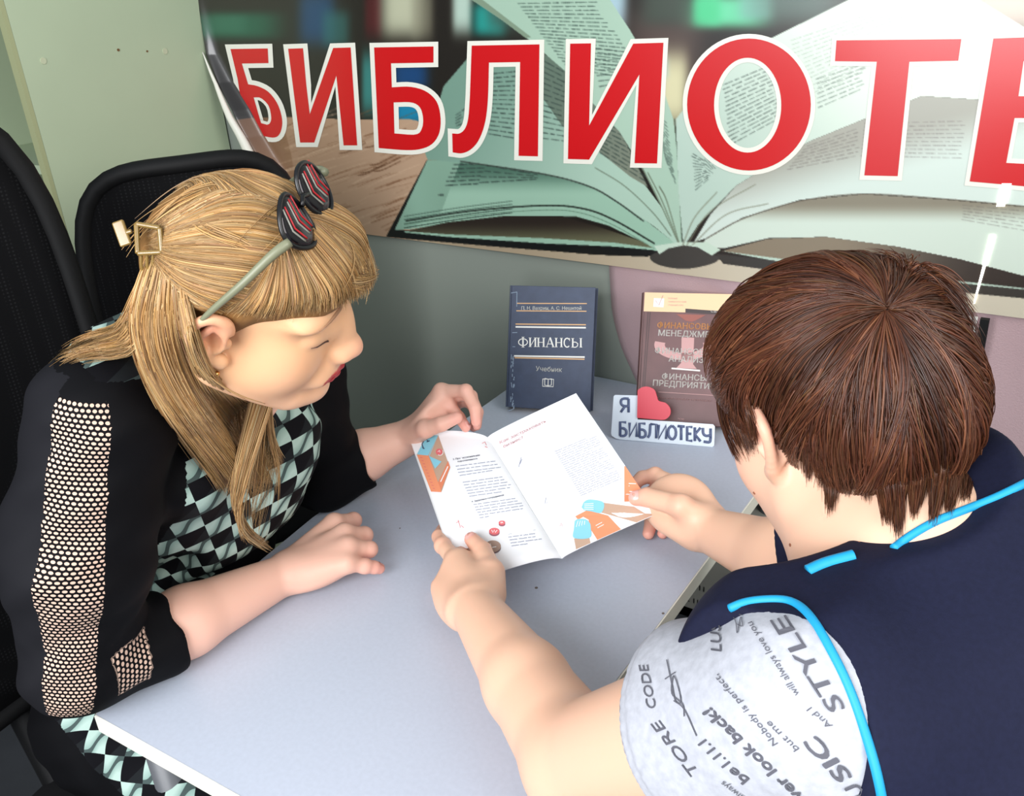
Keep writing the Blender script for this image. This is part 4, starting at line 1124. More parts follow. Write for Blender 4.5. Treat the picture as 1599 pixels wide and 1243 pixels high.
hR1, hRm1, _ = add_hand(f1, wrR, T(552, 838, .792) - wrR, (-.25, -.15, 1), 1,
    {'index': (52, 78, 40), 'middle': (55, 80, 40), 'ring': (50, 70, 35), 'little': (28, 34, 22)}, {'index': 4, 'middle': 0, 'ring': -8, 'little': -26},
    [(.018, .022, -.012), (.045, .044, -.022), (.072, .046, -.034), (.094, .034, -.038)], fat=1.16, s=1.04,
    world={'index': (T(522, 817, .802), T(552, 813, .784), T(547, 822, .770), T(533, 828, .765)), 'middle': (T(538, 833, .806), T(569, 836, .787), T(562, 845, .770), T(546, 850, .765)),
           'ring': (T(543, 854, .802), T(577, 858, .785), T(568, 866, .770), T(552, 868, .765)), 'little': (T(540, 880, .792), T(570, 884, .780), T(585, 886, .773), T(593, 888, .768))})
hL1, hLm1, _ = add_hand(f1, wrL, T(684, 628, .900) - wrL, (-.3, .35, 1), -1,
    {'index': (48, 52, 18), 'middle': (46, 58, 28), 'ring': (50, 58, 34), 'little': (52, 60, 34)}, {'index': 5, 'middle': 0, 'ring': -4, 'little': -9},
    [(.020, .022, -.014), (.050, .040, -.030), (.078, .040, -.046), (.100, .032, -.056)], fat=1.0,
    world={'index': (T(688, 645, .888), T(703, 634, .900), T(718, 652, .888), fL((728, 679)) + np.array([-.002, .004, .010]))})
for ys, yk in ((-.10, .43), (.10, .74)):
    f1.chain([(-1.06, .60 + ys, .54), (-.66, yk, .55), (-.64, yk, .30), (-.66, yk, .09)], [.07, .055, .048, .034], .03)
V, F = f1.polygonise(0.0024)
w1 = empty('person', (-1.05, .66, 0.0), label='blonde woman in black mesh sleeved top leaning over the desk at left', cat='person')
body1 = mesh('body', V, F, m_skin1, w1, smooth=True)

C = np.tile(SK1, (len(V), 1)); X = (V - t1) @ R1
hw = np.clip(1.6 - np.linalg.norm(X / .14, axis=1), 0, 1)[:, None]; C = C * (1 - hw) + np.array([226, 176, 134.]) * hw  # head tinted golden: warm light on the face put into the skin colour


def tint(C, w, col): return C * (1 - w[:, None]) + np.array(col, float) * w[:, None]


def near(V, P, r): return np.exp(-np.sum((V - P) ** 2, 1) / (r * r))


lip = (np.abs(X[:, 1]) < .029) & (X[:, 0] > .079)
lw = lip * np.clip(1 - np.abs(X[:, 2] + .0692) / (.0125 * np.sqrt(np.clip(1 - (X[:, 1] / .030) ** 2, 0, 1)) + 1e-5), 0, 1) ** .35
C = tint(C, np.clip(lw * 1.3, 0, 1), (170, 6, 20))
for y in (-1, 1):
    C = tint(C, .25 * near(X, (.055, y * .045, -.035), .024), (222, 146, 120)); C = tint(C, .5 * near(X, (-.006, y * .084, .015), .02), (226, 140, 120))
C = tint(C, .35 * near(X, (.115, 0, -.034), .014), (226, 150, 136))
for h in (hR1, hL1):
    for n_, Q in h.items():
        for p in Q[1:]: C = tint(C, .28 * near(V, p, .013), (222, 140, 128))
        C = tint(C, .4 * near(V, Q[-1], .011), (232, 152, 144))
add_color(body1, lin(C))
m_dark = mat('lash_brown', (70, 45, 35), rough=.6); m_brow = mat('brow_brown', (150, 112, 84), rough=.7)
for y in (-1, 1):
    P_, _ok = [], 0
    pts = [H1(.0865 - .012 * a * a, y * (.031 + .0145 * a), -.0065 - .003 * (1 - a * a)) for a in np.linspace(-1, 1, 9)]
    pts = np.array(pts); pts = stick(f1, pts, .0002)
    V, F = tube(pts, [.0002, .0006, .0009, .001, .001, .001, .0009, .0008, .0003], 6); mesh('eyelashes', V, F, m_dark, w1, smooth=True)
    pts = np.array([H1(.093 - .016 * a * a, y * (.032 + .020 * a), .024 + .004 * (1 - a * a)) for a in np.linspace(-1, 1, 9)])
    pts = stick(f1, pts, .0003)
    V, F = tube(pts, [.0008, .0018, .0022, .0022, .0021, .0019, .0016, .001, .0004], 6); mesh('eyebrow', V, F, m_brow, w1, smooth=True)
m_nail = mat('nail_pink', (236, 178, 168), rough=.25, spec=.5)
nails(hL1, hLm1, f1, body1, m_nail, ('index', 'middle', 'ring', 'little'), s=1.0); nails(hR1, hRm1, f1, body1, m_nail, ('little',), s=.9)
# ring on the ring finger, ear stud
a, b = hR1['ring'][0], hR1['ring'][1]; d_ = (b - a) / np.linalg.norm(b - a); c_ = a + (b - a) * .62; u_ = np.cross(d_, [0, 0, 1]); u_ /= np.linalg.norm(u_); w_ = np.cross(d_, u_)
V, F = tube([c_ + .0099 * (math.cos(q_) * u_ + math.sin(q_) * w_) for q_ in np.linspace(0, 2 * math.pi, 33)], .0012, 8, cap=False)
m_goldm = mat('gold_metal', (224, 180, 110), rough=.25, metal=1.0); ring = mesh('finger_ring', V, F, m_goldm, None, smooth=True, label='thin gold ring on the blonde woman\'s curled hand', cat='ring')
V, F = tube([H1(.004, -.080, -.040), H1(.004, -.084, -.041)], .0022, 10); mesh('ear_stud', V, F, m_goldm, None, smooth=True, label='small gold stud in the blonde woman\'s ear', cat='earring')

# ---- top: black with patterned front panel, net stripe down each sleeve
g1 = Field()
hip = np.array([-1.08, .60, .55]); waist = np.array([-1.065, .62, .76]); bust = np.array([-.965, .635, .93])
Rt = frame((.95, -.18, .28), (-.3, .0, 1))
g1.cone(hip + [0, -.09, 0], hip + [0, .09, 0], .125, .125, .05)
g1.chain([hip + [0, -.10, 0], (-.66, .43, .56)], [.105, .078], .05); g1.chain([hip + [0, .10, 0], (-.66, .74, .56)], [.105, .078], .05)
g1.cone(waist + [0, -.055, 0], waist + [0, .055, 0], .118, .118, .06)
g1.ell(bust, (.125, .165, .15), Rt, .05)
for s_ in (-1, 1): g1.ell(bust + Rt @ np.array([.075, s_ * .072, .0]), (.068, .07, .072), Rt, .04)
g1.cone(shR + [-.03, .03, -.015], shL + [-.03, -.03, -.01], .066, .066, .04)
g1.ell((-.848, .540, .992), (.050, .056, .058), None, .03)
g1.ell(nb + [-.075, .0, -.03], (.07, .15, .075), Rt, .04)
g1.chain([shR + [-.012, 0, -.005], shR * .5 + elR * .5 + [-.02, -.012, 0], elR + [-.012, -.004, .008]], [.070, .074, .060], .03)
cuR = elR * .70 + wrR * .30; cuL = elL * .62 + wrL * .38
g1.chain([elR + [-.012, -.004, .008], cuR], [.060, .0515], .02)
g1.chain([shL, elL + [0, 0, .002]], [.068, .056], .03); g1.chain([elL + [0, 0, .002], cuL], [.056, .052], .02)
# neckline opening and cuffs cut square
g1.cone(nb + [-.005, -.0, .05], nb + [.02, -.02, .14], .048, .062, .01, True)
g1.ell(D(478, 640, .985), (.050, .040, .055), frame((.8, -.3, .5), (-.4, 0, 1)), .012, True)
g1.ell(cuR + (wrR - elR) / np.linalg.norm(wrR - elR) * .055, (.052, .08, .08), frame(wrR - elR, (0, 0, 1)), .006, True)
g1.ell(cuL + (wrL - elL) / np.linalg.norm(wrL - elL) * .055, (.052, .08, .08), frame(wrL - elL, (0, 0, 1)), .006, True)


def warp1(P):
    a = np.exp(-np.sum((P - (elR + [.02, .03, .05])) ** 2, 1) / .004)
    w = .0022 * np.sin(P[:, 0] * 90 + P[:, 2] * 130 + 1.5 * np.sin(P[:, 1] * 40)) * a
    w += .0018 * np.sin(P[:, 2] * 55 + P[:, 1] * 30 + 2 * np.sin(P[:, 0] * 25)) + .0012 * np.sin(P[:, 2] * 120 - P[:, 0] * 70)
    return w


g1.warp = warp1
V, F = g1.polygonise(0.003)
# flatten where the cloth rests on the desk or dips through it
inside = (V[:, 0] > -.93) & (V[:, 2] < TZ + .0015) & (V[:, 2] > TZ - .03); V[inside, 2] = TZ + .0015
mtop = bpy.data.materials.new('knit_top'); mtop.use_nodes = True; nt_ = mtop.node_tree; b_ = nt_.nodes['Principled BSDF']; b_.inputs['Roughness'].default_value = .75; b_.inputs['Specular IOR Level'].default_value = .12


def N(t_, **k):
    n = nt_.nodes.new(t_)
    for a, v in k.items(): setattr(n, a, v)
    return n


def Mth(op, a, b=None, c=None):
    n = nt_.nodes.new('ShaderNodeMath'); n.operation = op
    for i, v in enumerate((a, b, c)):
        if v is None: continue
        if isinstance(v, (int, float)): n.inputs[i].default_value = v
        else: nt_.links.new(v, n.inputs[i])
    return n.outputs[0]


def attr_xyz(name):
    a = N('ShaderNodeAttribute'); a.attribute_name = name; s = N('ShaderNodeSeparateXYZ'); nt_.links.new(a.outputs['Vector'], s.inputs[0]); return s.outputs


def Mix(f, a, b):
    n = N('ShaderNodeMix', data_type='RGBA'); nt_.links.new(f, n.inputs[0]) if not isinstance(f, float) else None
    for i, v in ((6, a), (7, b)):
        if isinstance(v, tuple): n.inputs[i].default_value = v
        else: nt_.links.new(v, n.inputs[i])
    return n.outputs[2]


L4 = lambda c: tuple(lin(c)) + (1,)
# checked panel
uv = attr_xyz('panel'); u_, v_ = uv[0], uv[1]
fu, fv = Mth('FRACT', u_), Mth('FRACT', v_); iu, iv = Mth('FLOOR', u_), Mth('FLOOR', v_)
par = Mth('MODULO', Mth('ABSOLUTE', Mth('ADD', iu, iv)), 2.0); par = Mth('ROUND', par)
curve = Mth('ADD', fv, Mth('MULTIPLY', Mth('SINE', Mth('MULTIPLY', fu, 6.283)), .16))
diag = Mth('ABSOLUTE', Mth('SUBTRACT', curve, fu))
band = Mth('LESS_THAN', diag, .16); soft = Mth('SUBTRACT', 1.0, Mth('MULTIPLY', diag, 1.6))
light = Mix(band, Mix(soft, L4((176, 200, 190)), L4((120, 150, 142))), L4((70, 84, 82)))
dsoft = Mth('MULTIPLY', Mth('GREATER_THAN', Mth('SUBTRACT', fu, fv), .25), .6)
darkc = Mix(dsoft, L4((12, 12, 16)), L4((34, 38, 40)))
panel = Mix(par, darkc, light)
# net stripe: rows of round holes showing the skin-coloured lining
nv = attr_xyz('net'); rows_ = Mth('FLOOR', nv[1]); sh = Mth('MULTIPLY', Mth('MODULO', Mth('ABSOLUTE', rows_), 2.0), .5)
hu, hv = Mth('SUBTRACT', Mth('FRACT', Mth('ADD', nv[0], sh)), .5), Mth('SUBTRACT', Mth('FRACT', nv[1]), .5)
rr_ = Mth('ADD', Mth('POWER', Mth('ABSOLUTE', hu), 2.0), Mth('MULTIPLY', Mth('POWER', Mth('ABSOLUTE', hv), 2.0), 1.25))
hole = Mth('LESS_THAN', rr_, .135)
net = Mix(hole, L4((8, 6, 9)), L4((205, 176, 158)))
zs = attr_xyz('zone'); base = Mix(Mth('GREATER_THAN', zs[2], .5), L4((7, 7, 10)), L4((24, 24, 28)))
c1_ = Mix(Mth('GREATER_THAN', zs[0], .5), base, panel); c2_ = Mix(Mth('GREATER_THAN', zs[1], .5), c1_, net)
nt_.links.new(c2_, b_.inputs['Base Color'])
top1 = mesh('patterned_top', V, F, mtop, w1, smooth=True)
# panel coordinates: across the front and down it
Xt = (V - bust) @ Rt
pan = np.zeros((len(V), 3)); pan[:, 0] = np.arctan2(Xt[:, 1], Xt[:, 0] + .07) * .14 / .0225; pan[:, 1] = Xt[:, 2] / .0235
zone = np.zeros((len(V), 3))
# arm coordinates
A0, A1, A2 = shR + [-.012, 0, .03], elR + [-.012, -.004, .008], cuR
dA = (A1 - A0); LA = np.linalg.norm(dA); dA /= LA; dB = (A2 - A1); LB = np.linalg.norm(dB); dB /= LB
sA = (V - A0) @ dA; sB = (V - A1) @ dB; rA = np.linalg.norm(V - A0 - sA[:, None] * dA, axis=1); rB = np.linalg.norm(V - A1 - sB[:, None] * dB, axis=1)
toc = EYE - (A0 + A1) / 2; toc -= dA * (toc @ dA); toc /= np.linalg.norm(toc); sd = np.cross(dA, toc)
angA = np.arctan2((V - A0) @ sd, (V - A0) @ toc)
armA = (sA > -.02) & (sA < LA + .05) & (rA < .10)
armB = (sB > 0) & (sB < LB + .05) & (rB < .075) & (sA > LA - .05) & (V[:, 1] > A1[1] + .0)
torso = ~(armA | armB) | ((Xt[:, 0] > .03) & (rA > .085))
NET0 = 0.0
add_vec(top1, pan, 'panel')
Zc = proj(V)
# the stripe runs on the side of the sleeve that faces the room
sgn = 1 if proj(A0 + sd * .05)[0] > proj(A0)[0] else -1; angA = angA * sgn
su = angA * .070; stripe = armA & (np.abs(angA + .16) < .40) & (sA > -.005) & (sA < LA + .035) & ~(armB & (sB > .02))
zone[stripe, 1] = 1
tocB = EYE - (A1 + A2) / 2; tocB -= dB * (tocB @ dB); tocB /= np.linalg.norm(tocB); sdB = np.cross(dB, tocB); angB = np.arctan2((V - A1) @ sdB, (V - A1) @ tocB)
strB = armB & (sB > .012) & (sB < LB - .028) & (angB > -.35) & (angB < .95); zone[strB, 1] = 1
netc = np.zeros((len(V), 3)); netc[:, 0] = su / .0058; netc[:, 1] = sA / .0050
netc[strB, 0] = (angB * .055 / .0060)[strB]; netc[strB, 1] = (sB / .0054)[strB]
add_vec(top1, netc, 'net')
front = (Xt[:, 0] > -.01) & (np.abs(Xt[:, 1]) < .155 + .0 * Xt[:, 2]) & ~armA & ~armB
thigh = (V[:, 2] < .72) & (V[:, 0] > -1.08)
front |= thigh & (V[:, 1] > .395 - .10 * (V[:, 0] + 1.0))
pan[thigh, 0] = (V[thigh, 1] + .5 * V[thigh, 0]) / .021; pan[thigh, 1] = (V[thigh, 0] - .5 * V[thigh, 1]) / .021
zone[front, 0] = 1
back_ = armA & (angA < -.56)
zone[back_, 2] = 1
add_vec(top1, zone, 'zone')

sh_ = Field()
for yk in (.43, .74): sh_.ell((-.60, yk, .045), (.125, .045, .040), None, .02); sh_.ell((-.66, yk, .07), (.05, .042, .06), None, .02)
V, F = sh_.polygonise(.006); mesh('shoes', V, F, m_black, w1, smooth=True)
# ---------------------------------------------------------------- hair of the woman on the left
m_hair1 = mat('hair_blonde', (200, 165, 110), rough=.42, spec=.35, attr='Col')
m_hair1b = mat('hair_blonde_under', (130, 94, 54), rough=.6, spec=.2, vary=(40, .25, (1, 6, 1)))  # dark base colour so gaps between strands read as shadow
hc1 = Field()
def h1ell(c, r, k=.02, sub=False): hc1.ell(H1(*c), r, R1, k, sub)
h1ell((-.008, 0, .026), (.087, .078, .068)); h1ell((.038, 0, .052), (.048, .060, .036), .03)
h1ell((.072, 0, .050), (.026, .050, .024), .02); h1ell((-.045, 0, .0), (.036, .055, .042), .03)
h1ell((.055, -.090, -.045), (.062, .05, .085), .012, True); h1ell((.055, .090, -.045), (.062, .05, .085), .012, True); h1ell((.114, 0, -.008), (.055, .066, .056), .010, True)
h1ell((-.002, -.100, -.004), (.026, .034, .034), .01, True)
def on(px, py, off=.0, fs=None):
    P, ok = trace(fs or [f1, g1], px, py, off=off); return P
hang = on(np.array([262, 270, 300, 340, 372, 398]), np.array([500, 570, 640, 700, 735, 762]), .022)
hang[0] = H1(-.070, -.045, -.005); hang[1] = H1(-.062, -.050, -.055)
hcT = Field(); hcT.p = list(hc1.p); hcT.chain(list(hang), [.030, .028, .021, .015, .010, .005], .02)      # volume the loose hair hangs over
V, F = hc1.polygonise(0.004)
hairbase1 = mesh('hair', V, F, m_hair1b, w1, smooth=True)


def sheet(bounds, n, seg=16, jit=3.0, off=(.001, .009), seed=1, fs=None, under=None, end_jit=0.10, start_jit=0.06, clump=0.0, lift_end=0.0):
    """strands interpolated between boundary curves given on the picture and laid onto the hair volume"""
    g = np.random.default_rng(seed); B_ = np.array([catmull(b, 24) for b in bounds])      # (k, 24, 2)
    s = g.random(n) * (len(B_) - 1); 
    if clump: s = s + clump * np.sin(s * 37.0 + 3 * np.sin(s * 11)) * .02; s = np.clip(s, 0, len(B_) - 1 - 1e-6)
    i = np.minimum(s.astype(int), len(B_) - 2); f_ = (s - i)[:, None, None]
    a = B_[i] * (1 - f_) + B_[i + 1] * f_
    t0 = g.random(n) * start_jit; t1_ = 1 - g.random(n) * end_jit; u = t0[:, None] + (t1_ - t0)[:, None] * np.linspace(0, 1, seg)[None]
    k = u * 23; k0 = np.minimum(k.astype(int), 22); w_ = (k - k0)[..., None]
    P2 = np.take_along_axis(a, k0[..., None].repeat(2, 2), 1) * (1 - w_) + np.take_along_axis(a, (k0 + 1)[..., None].repeat(2, 2), 1) * w_
    ph = g.random((n, 2)) * 6.28; am = g.normal(0, jit, (n, 2)); q = np.linspace(0, 1, seg)
    P2 = P2 + (am[:, None, :] * (0.35 + q[None, :, None] * .9)) + (jit * .35 * np.sin(q[None, :, None] * 5 + ph[:, None, :]))
    P, ok = trace(fs or [hc1], P2[..., 0].ravel(), P2[..., 1].ravel()); P = P.reshape(n, seg, 3)
    o_ = g.uniform(off[0], off[1], n)[:, None] * np.interp(q, [0, .15, 1], [.2, 1, 1])[None] + lift_end * q[None] ** 3 * g.random((n, 1))
    d_ = (EYE - P); d_ /= np.linalg.norm(d_, axis=2)[..., None]; P = P + d_ * o_[..., None]
    for _ in range(4): P[:, 1:-1] = .5 * P[:, 1:-1] + .25 * (P[:, 2:] + P[:, :-2])
    return P, s


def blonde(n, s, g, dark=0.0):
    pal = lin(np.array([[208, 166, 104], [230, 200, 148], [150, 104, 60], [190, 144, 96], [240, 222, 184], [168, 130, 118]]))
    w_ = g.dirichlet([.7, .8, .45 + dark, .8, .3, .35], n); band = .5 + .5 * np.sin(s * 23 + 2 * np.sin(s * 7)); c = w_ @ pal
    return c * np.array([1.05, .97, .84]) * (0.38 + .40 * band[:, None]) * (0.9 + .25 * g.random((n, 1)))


g = np.random.default_rng(5); ALL, SH = [], []
def put(P, s, dark=0): ALL.append(P); SH.append(blonde(len(P), s, g, dark))


def both(P, s, dark=0, mirror=True):
    put(P, s, dark)
    if mirror:
        X = (P - t1) @ R1; X[..., 1] *= -1; put(X @ R1.T + t1, s, dark)


# swept back over the crown to the clip
both(*sheet([[(476, 305), (430, 274), (370, 266), (300, 302), (238, 356)], [(470, 330), (410, 300), (350, 305), (290, 335), (236, 366)], [(455, 365), (400, 350), (340, 348), (285, 360), (236, 376)],
             [(440, 400), (385, 392), (330, 388), (280, 388), (238, 386)]], 1500, jit=3.2, seed=1))
both(*sheet([[(440, 400), (385, 392), (330, 388), (280, 388), (238, 384)], [(420, 440), (370, 432), (325, 425), (278, 412), (238, 390)], [(400, 470), (360, 462), (318, 452), (275, 432), (238, 396)], [(345, 490), (322, 478), (300, 462), (268, 440), (240, 402)],
             [(318, 482), (300, 478), (285, 470), (262, 448), (240, 408)]], 1700, jit=3.0, seed=2))
# fringe
both(*sheet([[(474, 300), (505, 318), (548, 352), (576, 392), (584, 440)], [(462, 320), (500, 345), (540, 382), (566, 420), (574, 458)], [(455, 335), (488, 365), (524, 405), (548, 440), (556, 470)], [(448, 350), (470, 385), (500, 425), (520, 455), (520, 484)]], 1300, jit=3.0, seed=3, off=(.001, .012), end_jit=.16))
both(*sheet([[(448, 350), (470, 385), (500, 425), (520, 455), (520, 484)], [(442, 365), (452, 400), (462, 440), (466, 470), (462, 494)], [(436, 385), (430, 415), (420, 450), (412, 475), (398, 498)], [(425, 410), (405, 435), (384, 458), (366, 474), (348, 486)]], 1100, jit=3.0, seed=4, off=(.0005, .006), fs=[hc1, f1], end_jit=.2))
# falling from behind the ear over the shoulder
fall = [hcT, g1, f1]
A_ = [[(234, 398), (214, 450), (204, 505), (222, 575), (268, 655), (330, 735), (352, 768)], [(252, 405), (240, 460), (232, 520), (252, 590), (300, 665), (352, 728), (376, 768)],
      [(262, 415), (258, 470), (262, 530), (288, 600), (330, 665), (376, 722), (400, 766)], [(275, 425), (282, 480), (296, 540), (322, 600), (360, 650), (396, 705), (416, 758)], [(285, 440), (300, 495), (318, 560), (345, 605), (385, 640), (405, 690), (424, 752)]]
put(*sheet(A_, 2600, seg=24, jit=4.5, seed=6, off=(.001, .016), fs=fall, end_jit=.22, clump=1))
put(*sheet([[(290, 470), (292, 520), (310, 575), (345, 620), (380, 665), (372, 740)], [(292, 480), (297, 535), (322, 590), (370, 630), (410, 660), (396, 715)], [(292, 490), (300, 545), (330, 598), (385, 632), (424, 648), (406, 700)]], 110, seg=24, jit=5, seed=7, off=(.004, .02), fs=fall, end_jit=.2))
# wisps thrown over the near shoulder and the far side
put(*sheet([[(232, 410), (205, 470), (182, 512), (130, 528), (88, 560)], [(236, 440), (216, 500), (196, 535), (140, 545), (92, 562)], [(240, 460), (232, 520), (200, 552), (150, 550), (120, 556)]], 700, seg=20, jit=4.5, seed=8, off=(.001, .014), fs=fall, end_jit=.35))
X = (np.concatenate([ALL[i] for i in (8,)]) - t1) @ R1 if len(ALL) > 8 else None
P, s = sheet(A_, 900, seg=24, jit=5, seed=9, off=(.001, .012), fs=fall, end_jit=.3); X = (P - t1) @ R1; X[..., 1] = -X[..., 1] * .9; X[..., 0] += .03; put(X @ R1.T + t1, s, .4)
# stray hairs
put(*sheet([[(300, 300), (240, 340), (200, 380), (180, 420)], [(420, 272), (350, 262), (290, 290), (230, 335)], [(560, 380), (590, 410), (592, 450), (585, 480)]], 30, jit=7, seed=10, off=(.006, .014)))
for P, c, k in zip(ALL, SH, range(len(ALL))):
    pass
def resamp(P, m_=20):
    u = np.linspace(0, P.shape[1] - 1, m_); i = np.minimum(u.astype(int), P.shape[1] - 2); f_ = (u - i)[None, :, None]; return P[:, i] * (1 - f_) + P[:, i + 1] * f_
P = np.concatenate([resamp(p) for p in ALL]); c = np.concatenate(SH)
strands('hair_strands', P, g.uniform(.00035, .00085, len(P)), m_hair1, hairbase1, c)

# ---------------------------------------------------------------- sunglasses pushed up on her head
m_lens = mat('lens_dark', (40, 36, 40), rough=.08, spec=.8, metal=.6); m_fr = mat('frame_black', (16, 16, 18), rough=.3); m_tmp = mat('temple_olive', (120, 122, 98), rough=.4)
sgl = empty('sunglasses', H1(.046, 0, .108), label='dark sunglasses with grey arms pushed up on the blonde woman\'s hair', cat='sunglasses')
Bq = lambda c, a, b, k=0.0: H1(c[0] + .72 * b + k * .70, c[1] + a, c[2] - .70 * b + k * .72)
for sy in (-1, 1):
    cc = (.038, sy * .028, .110); pts = [(sy * .0 + .023 * math.cos(q_) * (1 + .12 * math.sin(q_) * 0), .0235 * math.sin(q_) * (1 - .18 * math.cos(q_) * sy)) for q_ in np.linspace(0, 2 * math.pi, 40, endpoint=False)]
    f2 = lambda p, k: Bq(cc, p[0], p[1], k - .006 * (p[0] / .03) ** 2)
    rings = []; V = [Bq(cc, 0, 0, .001)]; F = []
    for j, q_ in enumerate((.35, .7, 1.0)):
        V += [f2((p[0] * q_, p[1] * q_), .001) for p in pts]
    for i in range(40):
        F.append((0, 1 + i, 1 + (i + 1) % 40))
        for j in (0, 1): F.append((1 + j * 40 + i, 1 + (j + 1) * 40 + i, 1 + (j + 1) * 40 + (i + 1) % 40, 1 + j * 40 + (i + 1) % 40))
    le = mesh('lens', V, F, m_lens, sgl, smooth=True); so = le.modifiers.new('s', 'SOLIDIFY'); so.thickness = .0018; so.offset = 0
    V, F = tube([f2(p, .001) for p in pts] + [f2(pts[0], .001)], .0021, 8, cap=False); mesh('lens_frame', V, F, m_fr, sgl, smooth=True)
    # red and grey chevron stripes across the lens
    m_rs = mat('lens_stripe_red', (190, 36, 44), rough=.3); m_gs = mat('lens_stripe_grey', (150, 150, 140), rough=.3)
    for kk, mm in ((-.55, m_gs), (-.38, m_rs), (-.05, m_gs), (.12, m_rs), (.45, m_rs)):
        L_ = [f2((.023 * (kk + .28 * abs(v_)) * 1.0, .019 * v_), .0018) for v_ in np.linspace(-.95, .75, 10)]
        V, F = tube(L_, .0009, 6); mesh('lens_stripe', V, F, mm, le, smooth=True)
    arm = [H1(.040, sy * .054, .110), H1(.030, sy * .066, .100), H1(.014, sy * .082, .075), H1(-.004, sy * .089, .045), H1(-.016, sy * .091, .022)]
    arm = catmull(arm, 20); ins_ = hc1(arm); arm = arm + np.clip(.002 - ins_, 0, .02)[:, None] * hc1.grad(arm)
    V, F = tube(arm, np.interp(np.linspace(0, 1, 20), [0, .1, .8, 1], [.004, .0045, .0028, .002]), 8); mesh('temple_arm', V, F, m_tmp, sgl, smooth=True)
V, F = tube([Bq((.038, a, .110), 0, -.008 + .004 * (abs(a) / .009), .002) for a in (-.009, -.004, 0, .004, .009)], .0022, 8); mesh('bridge', V, F, m_fr, sgl, smooth=True)

# ---------------------------------------------------------------- claw clip at the back of the head
m_clip = mat('clip_amber', (128, 102, 52), rough=.22, spec=.6, coat=.5)
P, ok = trace([hc1], np.array([232, 216]), np.array([372, 372])); cp = P[0] + (EYE - P[0]) * .020
ax = RC[:, 0]; ay = -RC[:, 1]; az = -RC[:, 2]
Lc = lambda a, b, c=0.0: cp + ax * a + ay * b + az * c
clip = empty('hair_claw_clip', cp, label='amber plastic claw clip gathering the blonde hair at the back', cat='hair clip')
def cl(pts, r, nm): V, F = tube(catmull([Lc(*p) for p in pts], 14), r, 8); mesh(nm, V, F, m_clip, clip, smooth=True)
for pts in ([(-.010, .012), (.011, .008, .004)], [(.011, .008, .004), (.012, -.012, .002)], [(.012, -.012, .002), (-.008, -.013, .002)], [(-.008, -.013, .002), (-.010, .012)]): cl(pts, .0022, 'claw_bar')
V, F = box(Lc(-.022, .004, .0), (.010, .022, .004), np.stack([ax * .94 + ay * .34, ay * .94 - ax * .34, az], 1)); bevel(mesh('finger_tab', V, F, m_clip, clip), .0015)
cl([(-.014, .006), (-.020, .004)], .002, 'hinge'); 
for k in range(4): cl([(-.006 + .005 * k, -.012, .0), (-.008 + .005 * k, -.024, -.006), (-.006 + .005 * k, -.034, -.014)], .0014, 'claw_tooth')
# ================================================================ mesh-backed office chairs
m_mesh = bpy.data.materials.new('chair_mesh_fabric'); m_mesh.use_nodes = True; nt_ = m_mesh.node_tree; b_ = nt_.nodes['Principled BSDF']
b_.inputs['Roughness'].default_value = .85; b_.inputs['Specular IOR Level'].default_value = .15
w_ = nt_.nodes.new('ShaderNodeTexVoronoi'); w_.inputs['Scale'].default_value = 190; w_.inputs['Randomness'].default_value = .0
rmp = nt_.nodes.new('ShaderNodeValToRGB'); rmp.color_ramp.elements[0].color = (.012, .012, .013, 1); rmp.color_ramp.elements[1].color = (.002, .002, .0025, 1); rmp.color_ramp.elements[0].position = .1; rmp.color_ramp.elements[1].position = .35
tcn = nt_.nodes.new('ShaderNodeTexCoord'); nt_.links.new(tcn.outputs['Object'], w_.inputs['Vector']); nt_.links.new(w_.outputs['Distance'], rmp.inputs[0]); nt_.links.new(rmp.outputs[0], b_.inputs['Base Color'])
m_seat = mat('seat_fabric_black', (18, 18, 20), rough=.9, spec=.2)


